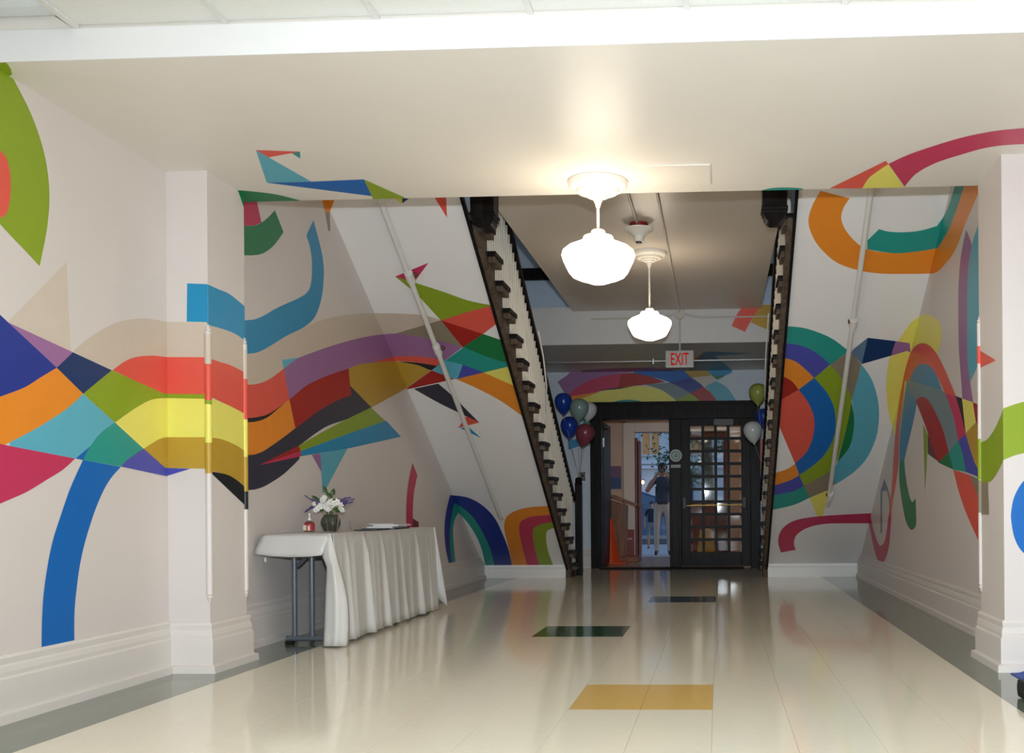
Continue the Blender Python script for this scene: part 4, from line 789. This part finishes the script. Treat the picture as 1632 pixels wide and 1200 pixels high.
for px, py, w_, l_, an in ((502, 794, 0.016, 0.05, 2.4), (508, 797, 0.015, 0.045, 2.9), (518, 780, 0.014, 0.052, 1.9), (531, 784, 0.017, 0.05, 1.2), (526, 790, 0.014, 0.04, 1.5), (533, 798, 0.015, 0.045, 0.6), (513, 812, 0.016, 0.05, 3.6), (537, 813, 0.016, 0.05, -0.5), (521, 786, 0.012, 0.04, 2.1), (541, 797, 0.012, 0.04, 0.4)):
    p = fpos(px, py, rf.uniform(-0.02, 0.05)); d = Vector((math.cos(an), -0.25, math.sin(an))); n1 = Vector((-math.sin(an), 0, math.cos(an))); b = MB()
    L = [p-d*l_*0.5, p-d*l_*0.2+n1*w_, p+d*l_*0.15+n1*w_*0.9, p+d*l_*0.6, p+d*l_*0.15-n1*w_*0.9, p-d*l_*0.2-n1*w_]; m0 = b.bm.verts.new(p+Vector((0, 0.008, 0))); v_ = [b.bm.verts.new(q) for q in L]
    for k in range(6): b.bm.faces.new((v_[k], v_[(k+1) % 6], m0))
    lo_ = bq.add(b.build('leaf', LEAFM)); MB().tube([base, base.lerp(L[0], 0.6)+Vector((0, 0, 0.01)), L[0]], 0.0018, 5).build('stem', STEM, lo_)
# pump bottle
p = onT(482, 6.85); bt = Thing('pump_bottle', tuple(p), 'small clear pump bottle with red and cream label on the table', 'bottle')
bt.add(MB().lathe([(0.030, 0), (0.034, 0.004), (0.034, 0.058), (0.026, 0.068), (0.011, 0.074), (0.011, 0.082)], 24, tuple(p)).build('body', CLEAR, None, True))
bt.add(MB().lathe([(0.0347, 0.008), (0.0347, 0.055)], 24, tuple(p)).build('label_band', mat('red_label', (0.42, 0.03, 0.03), 0.5), None, True))
bt.add(box('label_patch', mat('cream_label', (0.72, 0.62, 0.42), 0.5), p.x-0.03, p.x-0.008, p.y-0.0365, p.y-0.02, p.z+0.010, p.z+0.046)); bt.add(box('barcode_patch', mat('barcode_white', (0.7, 0.74, 0.8), 0.5), p.x+0.002, p.x+0.016, p.y-0.037, p.y-0.02, p.z+0.010, p.z+0.042))
bt.add(MB().lathe([(0.012, 0.080), (0.012, 0.092), (0.005, 0.094), (0.005, 0.118), (0.009, 0.12), (0.009, 0.126)], 16, tuple(p)).build('pump', WHITE, None, True))
# folder and stacked papers
tag(MB().prism([(-2.60, 7.15), (-2.44, 7.18), (-2.445, 7.48), (-2.61, 7.45)], 'z', TT, TT+0.007).build('dark_folder', mat('dark_folder', (0.02, 0.022, 0.025), 0.5)), 'thin dark folder lying flat beside the paper stack', 'folder')
tag(MB().prism([(-2.68, 7.55), (-2.445, 7.60), (-2.46, 8.02), (-2.70, 7.97)], 'z', TT, TT+0.008).build('blue_clipboard', mat('navy_board', (0.02, 0.028, 0.06), 0.4)), 'dark blue clipboard lying under the papers on the table', 'clipboard')
for k, (dx, dyy, z0, h) in enumerate(((0.0, 0.0, 0.0085, 0.013), (0.03, 0.05, 0.022, 0.011), (-0.02, 0.10, 0.0335, 0.008))):
    tag(MB().prism([(-2.66+dx, 7.60+dyy), (-2.475+dx, 7.63+dyy), (-2.485+dx, 7.98+dyy), (-2.67+dx, 7.95+dyy)], 'z', TT+z0, TT+z0+h).build('paper_stack', mat('paper%d' % k, ((0.62, 0.62, 0.62), (0.70, 0.69, 0.67), (0.60, 0.55, 0.56))[k], 0.7)), ('lowest white paper sheaf on the blue clipboard', 'middle white paper sheaf of the pile on the table', 'topmost pinkish paper sheaf of the pile on the table')[k], 'papers', 'sheaves of paper')

# ------------------------------------------------------------------ balloons
BC = dict(blue=(0.012, 0.05, 0.33), teal=(0.20, 0.29, 0.28), white=(0.58, 0.60, 0.62), maroon=(0.20, 0.045, 0.07), olive=(0.33, 0.36, 0.08))
def balloon(px, py, y, w, col, tie, label, tilt=0.0, cl2=None):
    p = at(px, py, y); r = w*0.54
    m = mat('balloon_'+col, BC[col], 0.22, noise=0.02, spec=0.5)
    T_ = Thing('balloon', tuple(p), label, 'balloon', 'party balloons by the stair ends')
    b = MB().lathe([(0.004, -1.42*r), (0.012, -1.36*r), (0.10*r, -1.30*r), (0.35*r, -1.08*r), (0.66*r, -0.74*r), (0.88*r, -0.36*r), (0.99*r, 0.05*r), (0.98*r, 0.38*r), (0.86*r, 0.70*r), (0.62*r, 0.94*r), (0.34*r, 1.06*r), (0.002, 1.11*r)], 28)
    o = b.build('balloon_skin', m, None, True); o.location = p; o.rotation_euler = (0, tilt, 0); T_.add(o)
    k = Vector((p.x-math.sin(tilt)*1.42*r, p.y, p.z-math.cos(tilt)*1.42*r))
    T_.add(MB().tube([k+Vector((0, 0, 0.002)), k.lerp(tie, 0.5)+Vector((0.01, 0, -0.01)), tie], 0.0022, 5).build('ribbon', mat('ribbon_green' if col == 'maroon' else 'ribbon_pale', (0.20, 0.26, 0.08) if col == 'maroon' else (0.45, 0.38, 0.36), 0.5)))
tl = Vector((-1.795, 13.04, 1.262)); tr_ = Vector((0.60, 13.04, 1.265))
balloon(898, 642, 13.05, 0.215, 'blue', tl, 'upper blue balloon of the left cluster above the newel', 0.0)
balloon(938, 655, 13.35, 0.20, 'white', tl, 'white balloon half hidden behind the grey-green balloon', 0.15)
balloon(908, 680, 13.15, 0.225, 'blue', tl, 'lower blue balloon of the left cluster', 0.05)
balloon(923, 652, 12.80, 0.225, 'teal', tl, 'pale grey-green balloon in the left cluster', 0.1)
balloon(932, 692, 12.70, 0.225, 'maroon', tl, 'maroon balloon lowest in the left cluster', 0.25)
balloon(1208, 627, 12.95, 0.215, 'olive', tr_, 'olive yellow balloon above the right newel', 0.0)
balloon(1218, 666, 13.10, 0.205, 'blue', tr_, 'blue balloon half hidden behind the right balustrade', 0.0)
balloon(1200, 688, 12.80, 0.22, 'white', tr_, 'white balloon hanging before the right door jamb', -0.12)

# ------------------------------------------------------------------ things at the right edge of the floor
b = MB()
def crumple(u, v):
    x = 1.475+0.36*u; y = 5.06+0.19*v; return (x, y, 0.004+0.05*math.sin(u*3.0)*math.sin(v*PI)*(0.5+0.5*math.sin(9*u+5*v)**2)+0.02*u)
grid_mesh(b, crumple, 14, 8); bo = b.build('blue_cloth', mat('blue_fabric', (0.03, 0.07, 0.36), 0.6)); sm_ = bo.modifiers.new('thickness', 'SOLIDIFY'); sm_.thickness = 0.004
tag(bo, 'crumpled blue cloth on the floor by the right pilaster', 'cloth')
bg_ = Thing('black_bag', (1.62, 4.45, 0), 'small black bag on the floor at the right edge', 'bag')
bg_.add(MB().box(1.30, 1.66, 4.22, 4.62, 0.002, 0.085, 0.03).build('bag_body', mat('black_nylon', (0.008, 0.008, 0.01), 0.6, bump=0.3, bscale=80))); bg_.add(MB().tube([(1.36, 4.42, 0.08), (1.42, 4.42, 0.12), (1.55, 4.42, 0.12), (1.62, 4.42, 0.08)], 0.012).build('handle', BLACKM, None, True))
bg_.root.location.x += 0.02

# ------------------------------------------------------------------ vestibule behind the doors
VW = mat('vestibule_wall_paint', (0.62, 0.46, 0.37), 0.5, noise=0.03); YV = 17.7; OX0, OX1, OZ = -1.45, 0.15, 2.18
struct(box('floor_vestibule', mat('vestibule_floor', (0.30, 0.29, 0.29), 0.25, noise=0.1, nscale=30), XL, XR, 14.755, YV+0.3, -0.12, 0.0), 'grey vestibule floor beyond the doors')
struct(box('wall_vestibule_left', VW, -2.35, -2.2, YD+0.15, YV, 0, 2.8)); struct(box('wall_vestibule_right', VW, 0.75, 0.9, YD+0.15, YV, 0, 2.8)); struct(box('ceiling_vestibule', VW, -2.35, 0.9, YD+0.15, YV+0.25, 2.75, 2.9))
wv = struct(MB().box(-2.35, OX0, YV, YV+0.25, 0, 2.75).box(OX1, 0.9, YV, YV+0.25, 0, 2.75).box(OX0, OX1, YV, YV+0.25, OZ, 2.75).build('wall_vestibule', VW), 'cream vestibule wall around the street door')
struct(MB().box(OX0-0.16, OX0, YV-0.03, YV, 0, OZ+0.16, 0.006).box(OX0-0.19, OX0-0.15, YV-0.045, YV, 0, OZ+0.19, 0.006).box(OX0, OX1, YV-0.03, YV, OZ, OZ+0.16, 0.006).box(OX0-0.19, OX1, YV-0.045, YV, OZ+0.15, OZ+0.19, 0.006).build('trim_3', TRIMP), 'moulded cream casing of the street door')
po0, po1 = at(960, 743, YV-0.02), at(990, 779, YV-0.02)
po = Thing('wall_picture', ((po0.x+po1.x)/2, YV, po1.z), 'purple and blue painted panel on the vestibule wall', 'picture')
zz = (po0.z+po1.z)/2; po.add(box('purple_field', mat('panel_purple', (0.16, 0.10, 0.20), 0.5), po0.x, po1.x, YV-0.018, YV-0.0005, zz, po0.z)); po.add(box('blue_field', mat('panel_blue', (0.03, 0.08, 0.24), 0.5), po0.x, po1.x, YV-0.019, YV-0.0005, po1.z, zz))
REDD = mat('red_door_paint', (0.16, 0.012, 0.010), 0.35)
d2 = struct(empty('door_2', (OX0, YV+0.25, 0)), 'red street door folded open with a glazed fixed leaf')
for dx, w_ in ((0.006, 0.036), (0.058, 0.034)):
    o = MB().box(OX0+dx, OX0+dx+w_, YV+0.02, YV+0.34, 0.01, OZ-0.09-dx, 0.004).build('folded_leaf', REDD, d2); o.location = -Vector(d2.location)
o = MB().box(-0.62, -0.56, YV+0.08, YV+0.14, 0, OZ).box(OX1-0.06, OX1, YV+0.08, YV+0.14, 0, OZ).box(-0.56, OX1-0.06, YV+0.08, YV+0.14, 0, 0.95).box(-0.56, OX1-0.06, YV+0.08, YV+0.14, OZ-0.1, OZ).build('fixed_leaf', REDD, d2); o.location = -Vector(d2.location)
gp = MB().box(-0.56, OX1-0.06, YV+0.105, YV+0.111, 0.95, OZ-0.1).build('pane', GLASS, o)
# lectern
lc = Thing('lectern', (-1.62, 16.45, 0), 'wooden lectern with sloping top standing in the vestibule', 'lectern')
lx = lambda px: (px-1145)*16.45/FPX
lc.add(box('base', OAK, -1.95, lx(1019), 16.15, 16.75, 0.001, 0.085, bev=0.008)); lc.add(MB().prism([(-1.80, 0.085), (lx(997), 0.085), (lx(999), 0.90), (-1.80, 1.0)], 'y', 16.22, 16.68).build('body', OAK)); lc.add(box('corner_post', OAK, lx(985), lx(1000), 16.19, 16.225, 0.085, 0.93, bev=0.004))
lc.add(MB().prism([(-1.96, 1.05), (-1.70, 1.075), (lx(1021), 0.895), (lx(1021), 0.865), (-1.70, 1.03), (-1.96, 1.0)], 'y', 16.12, 16.78).build('reading_top', OAK)); lc.add(box('ledge', OAK, lx(1017), lx(1022), 16.12, 16.78, 0.88, 0.925, bev=0.004))
# traffic cone
ORG_ = mat('orange_cone_plastic', (0.72, 0.075, 0.012), 0.4); cn = Thing('traffic_cone', (-1.665, 15.62, 0), 'bright orange traffic cone before the lectern', 'traffic cone')
cn.add(MB().lathe([(0.15, 0.03), (0.145, 0.05), (0.03, 0.70), (0.022, 0.70), (0.02, 0.65)], 28, (-1.665, 15.62, 0)).build('cone', ORG_, None, True)); cn.add(MB().box(-1.665-0.2, -1.665+0.25, 15.42, 15.82, 0.001, 0.032, 0.012).build('base', ORG_))
# red carton beside the lectern
cb = Thing('red_carton', (-1.36, 16.9, 0), 'small red and white carton leaning beside the lectern', 'carton'); q = at(1000, 866, 17.0)
cb.add(box('carton', mat('carton_red', (0.30, 0.05, 0.05), 0.5), -1.56, -1.41, 16.93, 17.03, 0.001, 0.50, bev=0.004)); cb.add(box('print_stripe', mat('carton_white', (0.5, 0.42, 0.4), 0.5), -1.55, -1.44, 16.925, 16.931, 0.33, 0.36))
# yellow floor sign behind the glazed leaf
ys = Thing('floor_sign', (-0.28, 16.2, 0), 'yellow folding floor sign behind the glazed door leaf', 'floor sign'); YP = mat('yellow_plastic', (0.72, 0.42, 0.02), 0.4)
for s_2 in (-1, 1): ys.add(MB().prism([(-0.36, 0.001), (-0.04, 0.001), (-0.10, 0.52), (-0.30, 0.52)], 'y', -0.01, 0.01).build('panel', YP)).matrix_local = Matrix.Translation(Vector((0, 16.2, 0))-ys.off) @ Matrix.Translation((0, s_2*0.13, 0.0)) @ Matrix.Rotation(s_2*0.24, 4, 'X')
ys.add(box('hinge', YP, -0.26, -0.14, 16.17, 16.23, 0.50, 0.54))

# ------------------------------------------------------------------ the street
struct(box('floor_sidewalk', mat('sidewalk_concrete', (0.40, 0.40, 0.40), 0.7, noise=0.1, nscale=5), -20, 20, YV+0.3, 24.5, -0.14, -0.02), 'concrete sidewalk before the street door')
struct(box('ground_road', mat('asphalt', (0.06, 0.06, 0.065), 0.8, noise=0.15, nscale=30), -40, 40, 24.5, 33.0, -0.30, -0.14), 'dark road beyond the sidewalk'); struct(box('floor_far_sidewalk', MATS['sidewalk_concrete'], -40, 40, 33.0, 40, -0.3, -0.02), 'far sidewalk')
fc = Thing('street_building', (-3, 36, 0), 'pale building across the street with lit amber windows', 'building'); FAC = mat('facade_paint', (0.62, 0.66, 0.70), 0.7, noise=0.04)
fc.add(box('wall', FAC, -14, 8, 36, 37, 0, 11)); 
for z in (2.25, 2.42, 5.2): fc.add(box('cornice', mat('cornice_white', (0.75, 0.77, 0.8), 0.6), -14, 8, 35.85, 36.0, z, z+0.10))
AMB = mat('amber_lit_window', (0.34, 0.20, 0.08), 0.3, noise=0.2, nscale=3, emit=(1.0, 0.50, 0.16), estr=0.10); FR = mat('window_frame_white', (0.6, 0.62, 0.65), 0.5)
for k in range(-3, 5):
    xw = -2.38+1.72*k
    for z0, z1 in ((2.75, 4.3), (5.6, 7.2)):
        wnd = fc.add(MB().box(xw-0.36, xw-0.30, 35.93, 36.0, z0, z1).box(xw+0.30, xw+0.36, 35.93, 36.0, z0, z1).box(xw-0.02, xw+0.02, 35.93, 36.0, z0, z1).box(xw-0.36, xw+0.36, 35.93, 36.0, z1-0.06, z1).box(xw-0.4, xw+0.4, 35.9, 36.0, z0-0.06, z0).box(xw-0.3, xw+0.3, 35.94, 36.0, (z0+z1)/2-0.02, (z0+z1)/2+0.02).build('window', FR))
        box('pane', AMB, xw-0.30, xw+0.30, 35.97, 35.995, z0, z1-0.06, wnd)
    if k % 2 == 0: fc.add(box('shop_window', mat('dark_shop_glass', (0.02, 0.04, 0.09), 0.1), xw+0.5, xw+1.5, 35.96, 36.0, 0.3, 2.1))
sl = at(1024.5, 768, 35.6); lt = Thing('street_lantern', tuple(sl), 'small warm lantern on the building across the street', 'lantern')
lt.add(MB().lathe([(0.015, -0.07), (0.045, -0.05), (0.05, 0.02), (0.02, 0.05)], 12, tuple(sl)).build('lamp_glass', mat('lantern_glow', (0.8, 0.5, 0.2), 0.3, noise=0, emit=(1.0, 0.55, 0.2), estr=9.0))); lt.add(box('bracket', BLACKM, sl.x-0.02, sl.x+0.02, sl.y, 36.0, sl.z+0.045, sl.z+0.085))
# street tree
tr2 = Thing('street_tree', (-0.2, 27.6, 0), 'leafy green street tree reaching over the parked car', 'tree')
BARK = mat('bark', (0.05, 0.035, 0.025), 0.9, noise=0.3, nscale=20); tr2.add(MB().tube([(-0.2, 27.6, -0.14), (-0.25, 27.6, 1.6), (-0.3, 27.5, 3.4), (-0.1, 27.6, 5.2)], 0.1, 10, [0.16, 0.13, 0.11, 0.06]).build('trunk', BARK, None, True))
lv = MB(); rt = random.Random(5); LF_ = mat('tree_leaf', (0.05, 0.13, 0.055), 0.6, noise=0.35, nscale=3)
br = [((-0.25, 27.6, 1.9), (-1.55, 27.2, 2.30)), ((-0.3, 27.5, 2.5), (-1.45, 27.3, 3.05)), ((-0.25, 27.5, 3.0), (-1.1, 27.2, 3.6)), ((-0.25, 27.5, 3.3), (0.8, 27.4, 3.9)), ((-0.25, 27.5, 2.4), (0.9, 27.2, 2.6)), ((-0.25, 27.6, 1.7), (-1.3, 27.0, 1.62)), ((-0.2, 27.5, 4.2), (-0.3, 27.2, 5.6))]
for a_, b_ in br:
    a_, b_ = Vector(a_), Vector(b_); tr2.add(MB().tube([a_, a_.lerp(b_, 0.5)+Vector((0, 0, 0.06)), b_], 0.02, 6, [0.04, 0.025, 0.008]).build('branch', BARK))
    for k in range(330):
        t = rt.uniform(0.15, 1.05); c = a_.lerp(b_, t)+Vector((rt.gauss(0, 0.20), rt.gauss(0, 0.25), rt.gauss(0, 0.13))); s = rt.uniform(0.035, 0.07)
        u_ = Vector((rt.gauss(0, 1), rt.gauss(0, 1), rt.gauss(0, 0.6))).normalized()*s; w2 = u_.cross(Vector((rt.gauss(0, 1), rt.gauss(0, 1), rt.gauss(0, 1)))).normalized()*s*0.5
        lv.bm.faces.new([lv.bm.verts.new(q) for q in (c-u_, c+w2, c+u_, c-w2)])
tag(tr2.add(lv.build('foliage', LF_)), kind='stuff')
# parked car (side view, bonnet to the right)
cr_ = Thing('parked_car', (-2.6, 26.3, -0.14), 'dark blue car parked at the kerb outside', 'car'); CP = mat('car_paint_blue', (0.05, 0.10, 0.20), 0.2, metal=0.3, coat=0.6)
prof = [(-2.1, 0.30), (-2.15, 0.55), (-2.05, 0.82), (-1.55, 0.92), (-1.0, 0.98), (1.2, 0.96), (1.9, 0.88), (2.1, 0.66), (2.12, 0.32)]; roof = [(-1.45, 0.93), (-0.95, 1.34), (-0.5, 1.44), (0.35, 1.42), (0.75, 1.28), (1.3, 0.95)]
X_, Y_, Z_ = -2.3, 26.3, -0.14
def carp(pts, w0, w1, nm, m, par=None):
    b = MB(); L0 = [b.bm.verts.new((X_+x, Y_-w0+0.08*max(0, z-0.9), Z_+z)) for x, z in pts]; L1 = [b.bm.verts.new((X_+x, Y_+w1-0.08*max(0, z-0.9), Z_+z)) for x, z in pts]; n = len(pts)
    for i in range(n): b.bm.faces.new((L0[i], L0[(i+1) % n], L1[(i+1) % n], L1[i]))
    b.bm.faces.new(L0); b.bm.faces.new(list(reversed(L1))); return cr_.add(b.build(nm, m)) if par is None else b.build(nm, m, par)
body = carp(prof, 0.85, 0.85, 'body', CP); carp(roof, 0.72, 0.72, 'cabin', CP); CG = mat('car_glass', (0.10, 0.16, 0.24), 0.05, spec=0.9)
carp([(-1.25, 0.97), (-0.88, 1.30), (-0.5, 1.38), (-0.12, 1.38), (-0.12, 0.98)], 0.728, 0.728, 'side_window', CG); carp([(-0.04, 0.98), (-0.04, 1.38), (0.32, 1.37), (0.68, 1.25), (1.1, 0.98)], 0.728, 0.728, 'side_window', CG)
for wx in (-1.35, 1.35):
    for wy in (-0.78, 0.78):
        wh = cr_.add(MB().lathe([(0.10, -0.11), (0.30, -0.11), (0.33, -0.08), (0.33, 0.08), (0.30, 0.11), (0.10, 0.11)], 24, (X_+wx, Y_+wy, Z_+0.33), 'y').build('wheel', MATS['black_rubber'], None, True)); MB().lathe([(0.05, -0.125), (0.19, -0.118), (0.2, 0.1)], 18, (X_+wx, Y_+wy, Z_+0.33), 'y').build('hubcap', STEEL, wh, True)

# ------------------------------------------------------------------ the two people outside the doors
def skin_figure(joints, edges, root):
    me = bpy.data.meshes.new('body'); names = list(joints); me.from_pydata([joints[n][0] for n in names], [(names.index(a_), names.index(b_)) for a_, b_ in edges], [])
    o = bpy.data.objects.new('tmp_body', me); COL.objects.link(o); o.modifiers.new('skin', 'SKIN'); sv = me.skin_vertices[0].data
    for i, n in enumerate(names): r = joints[n][1]; sv[i].radius = r if isinstance(r, tuple) else (r, r); sv[i].use_root = (n == root)
    s = o.modifiers.new('sub', 'SUBSURF'); s.levels = 2; s.render_levels = 2; bpy.context.view_layer.update()
    out = bpy.data.meshes.new_from_object(o.evaluated_get(bpy.context.evaluated_depsgraph_get())); bpy.data.objects.remove(o); return out
SKIN = mat('skin', (0.34, 0.19, 0.13), 0.5, noise=0.05); SHIRT = mat('dark_blue_polo', (0.035, 0.05, 0.085), 0.8, noise=0.1); KHAKI = mat('khaki_trousers', (0.40, 0.36, 0.32), 0.8, noise=0.08); SHOE = mat('dark_shoe', (0.015, 0.013, 0.012), 0.5); HAIRM = mat('black_hair', (0.01, 0.009, 0.008), 0.6); SHORTS = mat('grey_shorts', (0.16, 0.17, 0.18), 0.8); TEE = mat('navy_tee', (0.012, 0.015, 0.03), 0.8)
def person(loc, k, label, top, low, camera, short):
    """faces -y (towards the hall); built 1.72 m tall, scaled by k"""
    T_ = Thing('person', loc, label, 'person')
    J = {'pel': ((0, 0, 0.93), (0.155, 0.10)), 'wst': ((0, 0, 1.06), (0.145, 0.095)), 'chs': ((0, 0.0, 1.25), (0.165, 0.105)), 'nkb': ((0, 0.01, 1.42), (0.075, 0.07)), 'nck': ((0, 0.0, 1.50), 0.052), 'chn': ((0, -0.035, 1.555), (0.062, 0.075)), 'hed': ((0, -0.015, 1.63), (0.078, 0.095)), 'crn': ((0, 0.0, 1.705), (0.05, 0.065))}
    E = [('pel', 'wst'), ('wst', 'chs'), ('chs', 'nkb'), ('nkb', 'nck'), ('nck', 'chn'), ('chn', 'hed'), ('hed', 'crn')]
    for s, n in ((-1, 'l'), (1, 'r')):
        J.update({'hip'+n: ((s*0.095, 0, 0.86), 0.092), 'kne'+n: ((s*0.115, -0.015, 0.48), 0.062), 'ank'+n: ((s*0.12, 0.02, 0.10), 0.045), 'bal'+n: ((s*0.125, -0.05, 0.045), (0.045, 0.035)), 'toe'+n: ((s*0.135, -0.15, 0.035), (0.04, 0.026)), 'sho'+n: ((s*0.185, 0.01, 1.385), 0.062)})
        E += [('pel', 'hip'+n), ('hip'+n, 'kne'+n), ('kne'+n, 'ank'+n), ('ank'+n, 'bal'+n), ('bal'+n, 'toe'+n), ('nkb', 'sho'+n)]
        if camera: J.update({'elb'+n: ((s*0.30, -0.10, 1.19), 0.045), 'wri'+n: ((s*0.125, -0.21, 1.46), 0.030), 'plm'+n: ((s*0.085, -0.225, 1.53), (0.028, 0.034))})
        else: J.update({'elb'+n: ((s*0.25, 0.02, 1.10), 0.042), 'wri'+n: ((s*0.26, -0.05, 0.86), 0.028), 'plm'+n: ((s*0.255, -0.065, 0.78), (0.022, 0.036))})
        E += [('sho'+n, 'elb'+n), ('elb'+n, 'wri'+n), ('wri'+n, 'plm'+n)]
        w0 = Vector(J['plm'+n][0])
        for f in range(4):
            if camera: a1 = w0+Vector((-s*0.035, -0.012-0.004*f, 0.022-0.016*f)); a2 = a1+Vector((-s*0.028, -0.004, 0.004))
            else: a1 = w0+Vector((0.0, 0.022-0.015*f, -0.05)); a2 = a1+Vector((-s*0.012, -0.006, -0.035))
            J['f%d%s' % (f, n)] = (tuple(a1), 0.0095); J['g%d%s' % (f, n)] = (tuple(a2), 0.008); E += [('plm'+n, 'f%d%s' % (f, n)), ('f%d%s' % (f, n), 'g%d%s' % (f, n))]
        th = w0+Vector((-s*0.03, -0.01, -0.03)) if camera else w0+Vector((-s*0.02, -0.045, -0.015)); J['th'+n] = (tuple(th), 0.010); E.append(('plm'+n, 'th'+n))
    me = skin_figure(J, E, 'pel')
    for m in (SKIN, top, low, SHOE): me.materials.append(m)
    lowz = 0.52 if short else 0.10
    for p in me.polygons:
        c = p.center; sl_ = abs(c.x) > 0.15 and c.z < (1.27 if camera else 1.20) and c.z > 0.70 and (abs(c.x) > 0.2 or c.y < -0.12)
        hand = camera and c.y < -0.115 and c.z > 1.1
        p.material_index = 3 if c.z < (0.085 if not short else 0.075) else (0 if (c.z > 1.475 or sl_ or hand or (c.z < lowz and short)) else (1 if c.z > 0.97 else 2)); p.use_smooth = True
    T_.root.scale = (k, k, k)
    def put(o): o.parent = T_.root; return o
    put(link('body', me))
    hb = MB(); bmesh.ops.create_uvsphere(hb.bm, u_segments=20, v_segments=12, radius=1.0, matrix=Matrix.Translation((0, 0.015, 1.66)) @ Matrix.Diagonal((0.094, 0.108, 0.088, 1)))
    bmesh.ops.delete(hb.bm, geom=[v for v in hb.bm.verts if v.co.z < 1.655 and v.co.y < 0.01 or v.co.z < 1.59], context='VERTS'); put(hb.build('hair', HAIRM, None, True))
    if not short: put(MB().lathe([(0.150, 0.955), (0.154, 0.96), (0.154, 0.985), (0.150, 0.99)], 20).build('belt', SHOE)).scale = (1.0, 0.72, 1.0)
    put(MB().lathe([(0.012, -0.135), (0.016, -0.12), (0.010, -0.10)], 10, (0, 0.0, 1.60), 'y').build('nose', SKIN, None, True))
    for s in (-1, 1):
        put(MB().lathe([(0.011, -0.104), (0.010, -0.098)], 10, (s*0.032, 0, 1.632), 'y').build('eye', SHOE)); put(MB().lathe([(0.012, -0.010), (0.022, 0.0), (0.012, 0.010)], 10, (s*0.082, 0.0, 1.615), 'x').build('ear', SKIN, None, True))
    put(MB().box(-0.024, 0.024, -0.118, -0.098, 1.556, 1.566, 0.003).build('mouth', mat('lips', (0.25, 0.10, 0.08), 0.5)))
    return T_
mp = at(1057, 884, 19.0)
man = person((mp.x, 19.0, -0.02), 0.99, 'person in dark polo and khaki trousers photographing in the street doorway', SHIRT, KHAKI, True, False)
ph = Thing('photo_camera', (mp.x, 18.79, 1.57), 'black camera held to the face of the person in khaki trousers', 'camera')
ph.add(MB().box(mp.x-0.065, mp.x+0.065, 18.80, 18.85, 1.51, 1.60, 0.012).box(mp.x-0.025, mp.x+0.025, 18.80, 18.85, 1.595, 1.625, 0.008).build('camera_body', BLACKM)); ph.add(MB().lathe([(0.036, -0.06), (0.038, -0.055), (0.036, 0.0)], 20, (mp.x, 18.80, 1.555), 'y').build('lens', BLACKM, None, True)); ph.add(MB().lathe([(0.028, -0.0615), (0.029, -0.0595)], 20, (mp.x, 18.80, 1.555), 'y').build('lens_glass', mat('lens_glass', (0.1, 0.14, 0.2), 0.04, noise=0, spec=1.0), None, True))
kp = at(1039, 873, 22.0)
person((kp.x, 22.0, -0.02), 0.585, 'child in navy shirt and grey shorts standing on the sidewalk', TEE, SHORTS, False, True)
